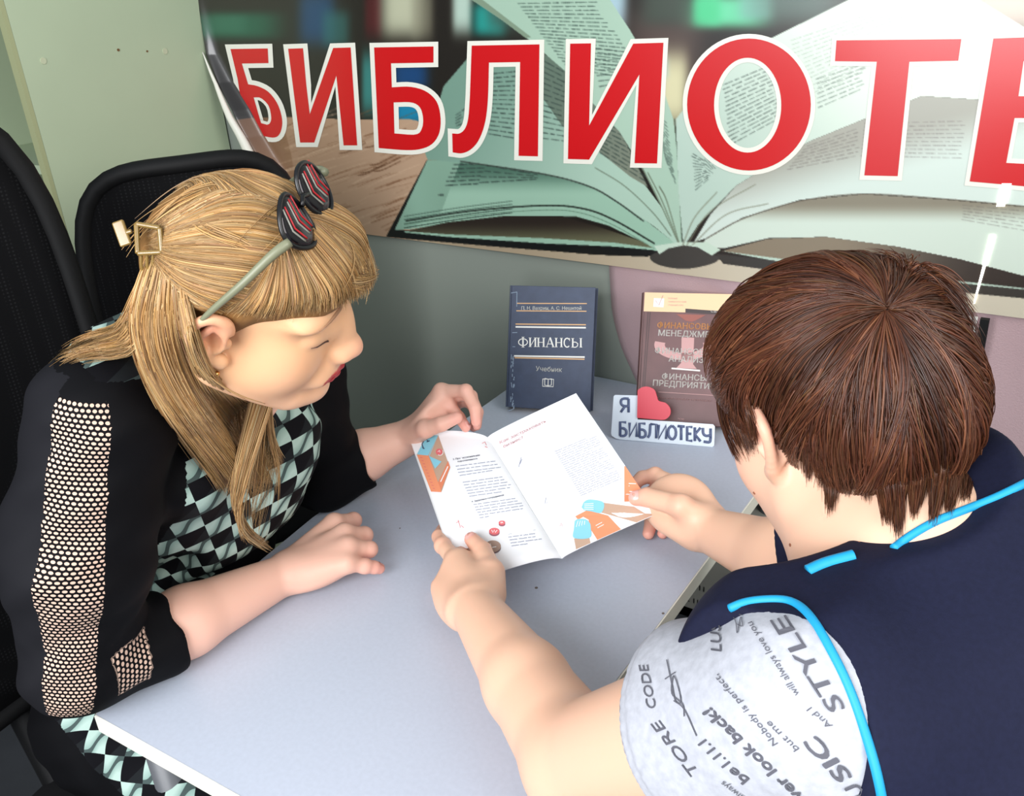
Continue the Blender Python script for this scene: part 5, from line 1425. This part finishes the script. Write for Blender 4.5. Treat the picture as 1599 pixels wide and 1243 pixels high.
def office_chair(loc, yaw, label, back_h=.62, back_w=.46, back_z=.56, lean=.12, seat_z=.48, arms=True, back=True, br=.25):
    e = empty('office_chair', loc, label=label, cat='chair'); c, s = math.cos(yaw), math.sin(yaw)
    W = lambda x, y, z: np.array([loc[0] + x * c - y * s, loc[1] + x * s + y * c, z])      # x = forward
    Q = np.array([[c, -s, 0], [s, c, 0], [0, 0, 1]])
    F_ = Field(); F_.ell(W(0, 0, seat_z), (.24, .24, .05), Q, .02); V, F = F_.polygonise(.008); mesh('seat', V, F, m_seat, e, smooth=True)
    V, F = tube([W(0, 0, .08), W(0, 0, seat_z - .03)], .028, 16); mesh('gas_column', V, F, m_black, e, smooth=True)
    for k in range(5):
        a = 2 * math.pi * k / 5 + .4; x, y = math.cos(a), math.sin(a)
        V, F = tube([W(0, 0, .11), W(x * .15, y * .15, .10), W(x * br, y * br, .075)], [.026, .02, .016], 10); lg = mesh('base_leg', V, F, m_black, e, smooth=True)
        V, F = tube([W(x * br - y * .02, y * br + x * .02, .028), W(x * br + y * .02, y * br - x * .02, .028)], .027, 14); mesh('caster', V, F, m_black, lg, smooth=True)
    if not back: return e
    nu, nv = 28, 28
    def S(u, v):                  # u across -1..1, v up 0..1 ; rounded corners
        hw = back_w / 2 * (1 - .10 * v); zz = back_z + v * back_h
        return W(-.24 - lean * v - .02 * math.sin(math.pi * v) + .045 * u * u, u * hw, zz)
    def outline(r=.28, n=64):
        P = []
        for q_ in np.linspace(0, 2 * math.pi, n, endpoint=False):
            x, y = math.cos(q_), math.sin(q_); k = (abs(x) ** 4.2 + abs(y) ** 4.2) ** (-1 / 4.2); P.append((x * k, .5 + .5 * y * k))
        return P
    O = outline(); V = [S(0, .5)]; F = []
    for j in range(1, 9):
        for (u, v) in O: V.append(S(u * j / 8, .5 + (v - .5) * j / 8))
    n = len(O)
    for i in range(n):
        F.append((0, 1 + i, 1 + (i + 1) % n))
        for j in range(7): F.append((1 + j * n + i, 1 + (j + 1) * n + i, 1 + (j + 1) * n + (i + 1) % n, 1 + j * n + (i + 1) % n))
    bb = mesh('backrest', V, F, m_mesh, e, smooth=True); so = bb.modifiers.new('s', 'SOLIDIFY'); so.thickness = .012; so.offset = 0
    V, F = tube([S(u, v) for u, v in O] + [S(*O[0])], .015, 10, cap=False); mesh('back_frame', V, F, m_black, bb, smooth=True)
    V, F = tube([W(-.10, 0, seat_z - .03), W(-.22, 0, seat_z - .02), W(-.27, 0, back_z + .05), W(-.285, 0, back_z + .25)], [.02, .022, .022, .018], 10); mesh('back_support', V, F, m_black, e, smooth=True)
    if arms:
        for sy in (-1, 1):
            V, F = tube(catmull([W(.02, sy * .24, seat_z - .01), W(.0, sy * .29, seat_z + .05), W(-.02, sy * .29, seat_z + .17), W(.0, sy * .29, seat_z + .20)], 12), .012, 10); ar = mesh('armrest', V, F, m_black, e, smooth=True)
            F2 = Field(); F2.ell(W(.03, sy * .29, seat_z + .205), (.12, .035, .016), Q, .01); V, F = F2.polygonise(.006); mesh('arm_pad', V, F, m_black, ar, smooth=True)
    return e


office_chair((-.975, .44, 0), math.radians(3), 'black mesh office chair the blonde woman sits on, at the left edge', back_h=.84, back_w=.54, back_z=.56, lean=.02, seat_z=.40)
office_chair((-1.505, 1.10, 0), math.radians(146.5), 'empty black mesh office chair standing behind the blonde woman before the cupboard', back_h=.62, back_w=.40, back_z=.62, lean=.03, arms=False, br=.21)
# ================================================================ the woman on the right
R2 = np.array([[-0.895, -0.328, -0.303], [0.327, -0.943, 0.054], [-0.304, -0.051, 0.951]]); t2 = np.array([-0.166, 0.685, 1.155])
f, l, u_ = R2[:, 0], R2[:, 1], R2[:, 2]; R2 = frame(f - .17 * l, u_); t2 = t2 + RC[:, 0] * .008 - RC[:, 1] * .006
m_skin2 = mat('skin_fair', (236, 192, 164), rough=0.45, spec=0.4, sss=0.12, attr='Col')
SK2 = np.array([234, 188, 160.])
f2_ = Field(); H2 = add_head(f2_, R2, t2, ears=(1, 1), plump=1.12, skull=.90, s=.97)
nb2 = np.array([-.075, .625, 1.075]); nt2 = H2(-.020, 0, -.075)
sL2, sR2 = D(1228, 1105, .625), D(1710, 945, .75)
eL2 = D(908, 1192, .84); wL2 = T(742, 950, .805); eR2 = np.array([-.17, .865, .86]); wR2 = T(1103, 826, .805)
f2_.chain([nb2 + [.02, -.005, -.03], nb2, nt2, H2(-.005, 0, -.045)], [.075, .068, .060, .055], .03)
f2_.cone(H2(.02, 0, -.085), nb2 + [-.04, .01, -.01], .045, .055, .03)
f2_.chain([sL2, eL2], [.060, .054], .015); f2_.chain([eL2, eL2 * .55 + wL2 * .45, wL2], [.052, .044, .030], .015)
f2_.chain([sR2, eR2], [.058, .050], .02); f2_.chain([eR2, eR2 * .6 + wR2 * .4, wR2], [.052, .047, .029], .02)
f2_.cone(sL2 + [.02, .03, -.02], sR2 + [.02, -.03, -.02], .05, .05, .02)
f2_.chain([nb2 + [.05, -.02, -.12], (.10, .50, .60)], [.09, .10], .03)
hL2, hLm2, _ = add_hand(f2_, wL2, T(716, 884, .800) - wL2, (-.30, -.25, 1), -1,
    {'index': (16, 14, 8), 'middle': (20, 18, 10), 'ring': (24, 22, 12), 'little': (26, 26, 14)}, {'index': 6, 'middle': 1, 'ring': -5, 'little': -12},
    [(.012, .026, -.004), (.040, .044, .004), (.066, .038, .004), (.086, .020, .000)], fat=1.14, wr=.03,
    world={'thumb': (T(764, 925, .806), T(768, 893, .812), fL((757, 868)) + nL * .012, fL((740, 848)) + nL * .0085),
           'index': (T(712, 876, .805), T(692, 852, .800), T(686, 838, .797), T(692, 826, .790))})
hR2, hRm2, _ = add_hand(f2_, wR2, T(1052, 782, .815) - wR2, (.25, .42, -.85), 1,
    {'index': (30, 52, 30), 'middle': (34, 46, 26), 'ring': (44, 50, 22), 'little': (48, 52, 22)}, {'index': 5, 'middle': 0, 'ring': -6, 'little': -12},
    [(.016, .020, -.018), (.040, .022, -.044), (.070, .008, -.052), (.098, -.006, -.052)], fat=1.18,
    world={'thumb': (T(1092, 812, .822), T(1064, 790, .842), fR((1022, 781)) + nR * .013, fR((996, 783)) + nR * .0085),
           'index': (T(1062, 760, .818), T(1024, 742, .812), T(1003, 746, .806), T(986, 760, .800)), 'middle': (T(1066, 775, .806), T(1030, 764, .792), T(1008, 774, .788), T(992, 788, .786)),
           'ring': (T(1072, 792, .795), T(1040, 795, .780), T(1018, 814, .772), T(1013, 833, .764)), 'little': (T(1080, 806, .788), T(1056, 806, .778), T(1041, 818, .770), T(1035, 833, .763))})
for s_ in (.09, -.09): f2_.chain([(.10 + s_ * .4, .52 - s_, .58), (-.22 + s_ * .4, .66 - s_ * 1.3, .58), (-.20 + s_ * .4, .66 - s_ * 1.3, .30), (-.17 + s_ * .4, .66 - s_ * 1.3, .09)], [.09, .065, .05, .036], .03)
V, F = f2_.polygonise(0.0026)
w2 = empty('person', (.10, .52, 0), label='brown haired woman in navy vest over grey lettered T-shirt, seen from behind at right', cat='person')
body2 = mesh('body', V, F, m_skin2, w2, smooth=True)
C = np.tile(SK2, (len(V), 1)); X = (V - t2) @ R2
for y in (-1, 1):
    C = tint(C, .4 * near(X, (.055, y * .048, -.035), .026), (232, 150, 130)); C = tint(C, .55 * near(X, (-.012, y * .086, .012), .022), (236, 150, 124))
for h in (hR2, hL2):
    for n_, Q in h.items():
        for p in Q[1:]: C = tint(C, .3 * near(V, p, .014), (230, 144, 130))
        C = tint(C, .5 * near(V, Q[-1], .012), (236, 150, 140))
lip = (np.abs(X[:, 1]) < .026) & (X[:, 0] > .0825); lw = lip * np.clip(1 - np.abs(X[:, 2] + .0692) / .010, 0, 1) ** .4
C = tint(C, lw, (200, 110, 104)); add_color(body2, lin(C))
nails(hR2, hRm2, f2_, body2, m_nail, ('thumb', 'ring', 'little'), up=nR, s=1.15); nails(hL2, hLm2, f2_, body2, m_nail, ('thumb',), up=nL, s=1.1)
m_mole = mat('mole_brown', (150, 96, 70), rough=.6)
for (px, py) in ((1234, 851), (1342, 848), (1178, 770)):
    P, ok = trace([f2_], px, py); g_ = f2_.grad(P); V, F = tube([P[0] - g_[0] * .001, P[0] + g_[0] * .0004], .0013, 8); mesh('mole', V, F, m_mole, w2)
for y in (-1, 1):
    pts = np.array([H2(.093 - .016 * a * a, y * (.032 + .020 * a), .024 + .004 * (1 - a * a)) for a in np.linspace(-1, 1, 9)]); pts = stick(f2_, pts, .0003)
    V, F = tube(pts, [.0008, .0018, .0022, .0022, .0021, .0019, .0016, .001, .0004], 6); mesh('eyebrow', V, F, m_dark, w2, smooth=True)
    pts = np.array([H2(.0865 - .012 * a * a, y * (.031 + .0145 * a), -.0065 - .003 * (1 - a * a)) for a in np.linspace(-1, 1, 9)]); pts = stick(f2_, pts, .0002)
    V, F = tube(pts, .0008, 6); mesh('eyelashes', V, F, m_dark, w2, smooth=True)

# ---- T-shirt: heather grey with handwriting
nsh = Field(); dLs = eL2 - sL2; LLs = np.linalg.norm(dLs); dLs /= LLs; dRs = eR2 - sR2; LRs = np.linalg.norm(dRs); dRs /= LRs
cufL = sL2 + dLs * LLs * .29; cufR = sR2 + dRs * LRs * .55
nsh.chain([sL2 - dLs * .02, sL2 + dLs * .08, cufL], [.074, .076, .072], .02); nsh.chain([sR2 - dRs * .02, cufR], [.072, .070], .02)
tors = [nb2 + [.055, -.02, -.10], (.045, .56, .80), (.10, .52, .60)]
Rs = frame((-.90, .33, 0), (.3, -.1, 1))
nsh.cone(sL2 + [.03, .05, -.02], sR2 + [.03, -.05, -.03], .066, .066, .03)
for c_, r_s in ((np.array([.005, .60, .93]), (.125, .185, .15)), (np.array([.055, .56, .76]), (.135, .175, .16)), (np.array([.095, .53, .58]), (.15, .185, .12))): nsh.ell(c_, r_s, Rs, .06)
nsh.ell(nb2 + [.045, -.012, -.045], (.085, .12, .06), Rs, .04)
nsh.cone(nb2 + [.045, -.012, -.05], nb2 + (nt2 - nb2) * .4, .088, .080, .03)
nsh.ell(cufL + dLs * .062, (.060, .13, .13), frame(dLs, (0, 0, 1)), .005, True); nsh.ell(cufR + dRs * .062, (.060, .12, .12), frame(dRs, (0, 0, 1)), .005, True)
nsh.warp = lambda P: .0028 * np.sin(((P - sL2) @ dLs) * 62 + 1.2 * np.sin(P[:, 2] * 30)) * np.exp(-np.sum((P - (sL2 + dLs * .10 + np.array([-.03, .06, .02]))) ** 2, 1) / .006) + .0012 * np.sin(P[:, 0] * 60 + P[:, 1] * 43 + P[:, 2] * 21)
m_heath = mat('jersey_heather_grey', (176, 178, 186), rough=.9, spec=.2, vary=(150, .10), bump=(500, .2, .0006))
# ---- navy vest with bright blue binding
vst = Field()
vst.cone(sL2 * .94 + sR2 * .06, sR2 + [.0, .0, -.01], .098, .084, .04)
for c_, r_s in ((np.array([.012, .60, .93]), (.135, .192, .158)), (np.array([.060, .56, .76]), (.145, .185, .165)), (np.array([.10, .53, .60]), (.16, .195, .12))): vst.ell(c_, r_s, Rs, .06)
vst.ell(nb2 + [.050, -.014, -.036], (.090, .125, .062), Rs, .04)
vst.cone(nb2 + [.045, -.012, -.05], nb2 + (nt2 - nb2) * .5, .112, .102, .03)
tn_ = np.array([[-.076, .583, 1.127]]); nN = np.array([-.36, -.04, .93]); nN /= np.linalg.norm(nN)
nsh.ell(tn_.mean(0) + nN * (.60 - .004), (.60,) * 3, None, .004, True); SHIRTCUT = True
vst.ell(tn_.mean(0) + nN * .60, (.60,) * 3, None, .004, True)
for fl_ in (vst, nsh): fl_.ell(D(1188, 765, .71), (.078, .078, .085), None, .01, True)
tp, ok = trace([vst, nsh], np.array([1160, 1290, 1380]), np.array([940, 1000, 1243]), t0=.2)
nA = np.cross(tp[1] - tp[0], tp[2] - tp[0]); nA /= np.linalg.norm(nA); nA = nA if proj(tp.mean(0) + nA * .04)[0] < proj(tp.mean(0))[0] else -nA
vst.ell(tp.mean(0) + nA * .50, (.50, .50, .50), None, .004, True)
vst.ell(sR2 + dRs * .03, (.10, .105, .125), frame(sR2 - sL2, (0, 0, 1)), .005, True)
V, F = nsh.polygonise(0.0035, lo=np.array([-1, 0, .60]))
shirt = mesh('t_shirt', V, F, m_heath, w2, smooth=True)
m_ink = mat('shirt_ink_grey', (92, 92, 100), rough=.9, spec=.1)


def snapf(fld, off=.0006):
    def g_(p):
        P, ok = trace([fld], p[0], p[1], t0=.2); return P[0] + fld.grad(P)[0] * off
    return g_


def snap_many(V2, fld, off):
    P, ok = trace([fld], V2[:, 0], V2[:, 1], t0=.2); return P + fld.grad(P) * off


def scribble(lines, w, parent, name='handwriting', m=m_ink, fld=nsh):
    L = [catmull(l, 6 * (len(l) - 1) + 1) if len(l) > 2 else np.array([np.array(l[0]) + (np.array(l[1]) - np.array(l[0])) * t for t in np.linspace(0, 1, 5)]) for l in lines]
    V, F = strokes_tris(L, w); mesh(name, snap_many(V[:, :2], fld, .0008), F, m, parent)


def word(txt, p0, p1, h, parent=shirt, bold=0.0, italic=.15, m=m_ink, fld=nsh, flip=1):
    """handwritten word running from p0 to p1 on the picture, letter height h"""
    V, F = text_tris(txt, 1.0, bold, italic); p0, p1 = np.array(p0, float), np.array(p1, float); d_ = p1 - p0; up = np.array([d_[1], -d_[0]]); up *= flip * h / np.linalg.norm(up)
    x0, x1 = V[:, 0].min(), V[:, 0].max(); V2 = p0 + d_ * ((V[:, :1] - x0) / (x1 - x0)) + up * (V[:, 1:2] / .729)
    mesh('handwriting', snap_many(V2, fld, .0008), F, m, parent)


Z = lambda x, y: (960 + x / 3.634, 940 + y / 3.634)
word('STYLE', Z(1310, 600), Z(960, 60), 27, bold=.012)
word('SIC', Z(1350, 985), Z(1130, 740), 25, bold=.03)
word('MU', Z(1480, 1180), Z(1370, 1010), 24, bold=.02)
word('never look back!', Z(1160, 1180), Z(540, 590), 17, bold=.03)
word('will always love you', Z(1050, 520), Z(780, 110), 11)
word('And I', Z(1240, 700), Z(1110, 590), 10)
word('Nobody is perfect,', Z(930, 800), Z(590, 410), 10)
word('but me', Z(1050, 830), Z(880, 670), 10)
word('1.11.1', Z(660, 910), Z(510, 770), 15, bold=.025)
word('be', Z(770, 1000), Z(670, 930), 15, bold=.02)
word('CODE', Z(240, 600), Z(190, 350), 15)
word('TORE', Z(480, 960), Z(250, 660), 16)
word('LUST', Z(610, 285), Z(600, 60), 17, bold=.01)
word('always', Z(740, 1100), Z(620, 1010), 9)
scribble([[Z(300, 330), Z(330, 470), Z(350, 560), Z(380, 570), Z(370, 500), Z(340, 420), Z(330, 520), Z(390, 580), Z(400, 650)], [Z(340, 560), Z(400, 610), Z(470, 760)], [Z(290, 440), Z(350, 400)]], 1.6, shirt)
scribble([[Z(640, 40), Z(690, 110), Z(700, 180), Z(720, 90), Z(730, 140), Z(700, 130)], [Z(660, 60), Z(730, 80)]], 1.3, shirt)

base_vest = [q for q in vst.p]
vst.warp = lambda P: .0025 * np.sin(P[:, 1] * 38 + P[:, 0] * 22 + 1.6 * np.sin(P[:, 2] * 20)) + .0015 * np.sin(P[:, 2] * 70 - P[:, 1] * 30)
V, F = vst.polygonise(0.0035, lo=np.array([-1, 0, .56]))
m_vest = mat('vest_navy', (20, 23, 46), rough=.8, spec=.2, vary=(260, .10), bump=(700, .25, .0005))
vest = mesh('vest', V, F, m_vest, w2, smooth=True)
m_trim = mat('binding_bright_blue', (20, 150, 200), rough=.6)


def piping(pts, r, name='binding', n=60, fs=None):
    c_ = catmull(pts, n); P, ok = trace(fs or [vst, nsh], c_[:, 0], c_[:, 1], t0=.2)
    for _ in range(6): P[1:-1] = .5 * P[1:-1] + .25 * (P[2:] + P[:-2])
    V, F = tube(P, r, 10); return mesh(name, V, F, m_trim, vest, smooth=True)


piping([(1140, 950), (1165, 940), (1205, 936), (1240, 940), (1268, 965), (1295, 1010), (1325, 1070), (1350, 1140), (1368, 1200), (1380, 1260), (1388, 1320)], .0030)
piping([(1396, 856), (1420, 838), (1460, 815), (1510, 795), (1560, 775), (1610, 750)], .0030, fs=[vst, nsh, f2_])
piping([(1262, 892), (1290, 880), (1334, 868)], .0045, fs=[vst, nsh, f2_])
tr = Field()
for s_ in (.09, -.09): tr.chain([(.10, .52 - s_, .56), (-.22 + s_ * .4, .66 - s_ * 1.3, .58), (-.20 + s_ * .4, .66 - s_ * 1.3, .30), (-.17 + s_ * .4, .66 - s_ * 1.3, .14)], [.125, .085, .068, .055], .03)
tr.cone((.10, .43, .56), (.10, .61, .56), .15, .15, .04)
V, F = tr.polygonise(.006); mesh('trousers', V, F, mat('trousers_dark', (30, 32, 44), rough=.9), w2, smooth=True)
sh_ = Field()
for s_ in (.09, -.09): x, y = -.17 + s_ * .4, .66 - s_ * 1.3; sh_.ell((x - .05, y + .015, .045), (.12, .045, .042), frame((-.95, .3, 0), (0, 0, 1)), .02)
V, F = sh_.polygonise(.006); mesh('shoes', V, F, m_black, w2, smooth=True)
office_chair((.16, .50, 0), math.radians(160), 'backless black office stool under the woman in the navy vest', seat_z=.39, arms=False, back=False)

# ---------------------------------------------------------------- short brown hair
hc2 = Field()
def h2ell(c, r, k=.02, sub=False): hc2.ell(H2(*c), r, R2, k, sub)
h2ell((-.013, 0, .034), (.091, .080, .082)); h2ell((.040, 0, .050), (.060, .068, .055), .03); h2ell((-.060, 0, -.005), (.050, .068, .060), .03)
h2ell((.075, .115, -.040), (.060, .06, .060), .01, True); h2ell((.075, -.115, -.040), (.060, .06, .060), .01, True); h2ell((.125, 0, -.035), (.06, .09, .060), .012, True)
for y in (-1, 1): h2ell((.004, y * .098, -.016), (.026, .034, .036), .008, True)
V, F = hc2.polygonise(.0035)
m_hair2 = mat('hair_brown', (90, 48, 30), rough=.36, spec=.5, attr='Col'); m_hair2b = mat('hair_brown_under', (52, 28, 20), rough=.6, spec=.2)
hairbase2 = mesh('hair', V, F, m_hair2b, w2, smooth=True)
Wp, ok = trace([hc2], 1384, 482); Wp = Wp[0]; nW = hc2.grad(Wp[None])[0]
ex = np.cross(nW, R2[:, 1]); ex /= np.linalg.norm(ex); ey = np.cross(nW, ex)
# how far the hair reaches in each direction, read from where it ends
ends = [(1112, 500), (1114, 560), (1126, 630), (1150, 690), (1178, 712), (1196, 650), (1218, 655), (1245, 690), (1262, 735), (1290, 775), (1298, 800), (1330, 775), (1372, 800), (1400, 835), (1432, 800), (1456, 812), (1480, 790), (1510, 770), (1532, 700), (1542, 600), (1530, 520)]
Pe, ok = trace([hc2], np.array([e[0] for e in ends]), np.array([e[1] for e in ends])); re_ = Pe - Wp
ang_e = np.arctan2(re_ @ ey, re_ @ ex); dist_e = np.linalg.norm(re_, axis=1)
o_ = np.argsort(ang_e); ang_e, dist_e = ang_e[o_], dist_e[o_]
g = np.random.default_rng(11)
NS, SEG = 9000, 20
a0 = g.uniform(-math.pi, math.pi, NS); layer = g.random(NS)
start = np.where(g.random(NS) < .45, g.uniform(.002, .012, NS), g.uniform(.01, .10, NS))
dir0 = np.cos(a0)[:, None] * ex + np.sin(a0)[:, None] * ey
ae = np.concatenate([ang_e - 2 * math.pi, ang_e, ang_e + 2 * math.pi]); de = np.tile(dist_e, 3)
# larger gaps (hidden side) use a default reach
tot = np.interp(a0, ae, de) * 1.16
gap = np.array([np.min(np.abs(ae - a)) for a in a0]) > .35; tot[gap] = .20
cl_ = np.sin(a0 * 31 + 2 * np.sin(a0 * 13)); tot = tot * (1 + .07 * cl_) * g.uniform(.80, 1.03, NS)
swirl = .55 * np.exp(-start / .05)
P = np.tile(Wp, (NS, 1)).astype(float); dd = dir0 + swirl[:, None] * np.cross(nW, dir0) * .3; P = P + dir0 * start[:, None]
path = np.zeros((NS, SEG, 3)); length = np.clip(tot - start, .02, None); stp = length / (SEG - 1)
down = -R2[:, 2]
for k in range(SEG):
    for _ in range(2):
        d_ = hc2(P); gr = hc2.grad(P); P = P - (d_ * (1 if k < SEG - 3 else .6))[:, None] * gr
    q = k / (SEG - 1); lift = (.0008 + .008 * layer * math.sin(math.pi * min(q * 1.3, 1)) ** .7 + .006 * (cl_ > .2) * q)
    path[:, k] = P + gr * lift[:, None] if np.ndim(lift) else P + gr * lift
    dd = dd - gr * np.sum(dd * gr, 1)[:, None]; dd /= np.linalg.norm(dd, axis=1)[:, None]
    wav = .22 * np.sin(q * 5 + a0 * 9 + 2 * layer) + .10 * np.sin(layer * 40 + q * 9)
    side = np.cross(gr, dd); dd2 = dd + side * wav[:, None] + down * .10 * q
    P = P + dd2 / np.linalg.norm(dd2, axis=1)[:, None] * stp[:, None]
pal = lin(np.array([[86, 48, 34], [116, 70, 48], [50, 27, 22], [156, 106, 74], [74, 50, 34], [100, 74, 42]]))
cc = g.dirichlet([.8, .5, .8, .2, .4, .2], NS) @ pal * np.array([1.0, .88, .82]) * (.5 + .42 * (.5 + .5 * cl_))[:, None]
strands('hair_strands', path, g.uniform(.0003, .0008, NS), m_hair2, hairbase2, cc)
# loose ends: the long side lock before the ear and the tips on the nape
ALL, SH = [], []
fs2 = [hc2, f2_]
def put2(P, s):
    ALL.append(resamp(P)); n = len(P); SH.append(g.dirichlet([.8, .5, .8, .25, .4, .3], n) @ pal * np.array([1.0, .9, .84]) * g.uniform(.45, .95, (n, 1)))
put2(*sheet([[(1150, 470), (1122, 530), (1120, 590), (1138, 640), (1160, 705)], [(1170, 500), (1145, 560), (1142, 610), (1158, 660), (1176, 712)], [(1200, 520), (1172, 570), (1166, 620), (1176, 660), (1180, 700)]], 700, seg=16, jit=3.5, seed=21, fs=fs2, end_jit=.3, off=(.001, .008)))
put2(*sheet([[(1150, 520), (1122, 580), (1122, 640), (1140, 690), (1160, 722)], [(1160, 560), (1136, 620), (1140, 670), (1158, 716)]], 60, seg=16, jit=4, seed=22, fs=fs2, end_jit=.2))
for (x0, y0, x1, y1, w_, n_, sd) in ((1262, 660, 1262, 752, 12, 180, 1), (1300, 690, 1296, 800, 13, 340, 2), (1335, 700, 1322, 772, 14, 240, 3), (1290, 650, 1280, 760, 12, 220, 4), (1370, 720, 1388, 818, 13, 260, 5), (1395, 720, 1404, 838, 10, 220, 6), (1440, 730, 1428, 806, 14, 260, 7),
                                     (1470, 730, 1458, 818, 12, 260, 8), (1500, 720, 1482, 800, 14, 260, 9), (1525, 700, 1506, 780, 14, 260, 10), (1420, 700, 1402, 800, 16, 260, 11), (1350, 700, 1356, 780, 14, 220, 12)):
    y0 -= 60
    put2(*sheet([[(x0 - w_ * 1.3, y0), ((x0 + x1) / 2 - w_, (y0 + y1) / 2), (x1 - 2, y1)], [(x0, y0), ((x0 + x1) / 2 + 2, (y0 + y1) / 2), (x1, y1 + 6)], [(x0 + w_ * 1.3, y0), ((x0 + x1) / 2 + w_, (y0 + y1) / 2), (x1 + 3, y1 - 2)]], n_, seg=14, jit=3.0, seed=30 + sd, fs=fs2, end_jit=.35, start_jit=.5, off=(.000, .005)))
put2(*sheet([[(1384, 480), (1330, 440), (1250, 440), (1170, 480), (1120, 530)], [(1384, 480), (1320, 470), (1250, 490), (1190, 530), (1150, 590)], [(1384, 484), (1330, 500), (1270, 540), (1230, 590), (1210, 640)]], 900, seg=18, jit=5, seed=51, fs=[hc2], off=(.004, .013), end_jit=.3, start_jit=.3))
put2(*sheet([[(1384, 478), (1400, 430), (1380, 396), (1330, 388)], [(1388, 478), (1440, 420), (1480, 430), (1520, 470)], [(1390, 480), (1450, 450), (1510, 500), (1535, 580)], [(1390, 484), (1440, 500), (1500, 600), (1520, 700)]], 700, seg=18, jit=5, seed=52, fs=[hc2], off=(.004, .013), end_jit=.4, start_jit=.2))
strands('hair_strands', np.concatenate(ALL), g.uniform(.0003, .0007, sum(len(a) for a in ALL)), m_hair2, hairbase2, np.concatenate(SH))
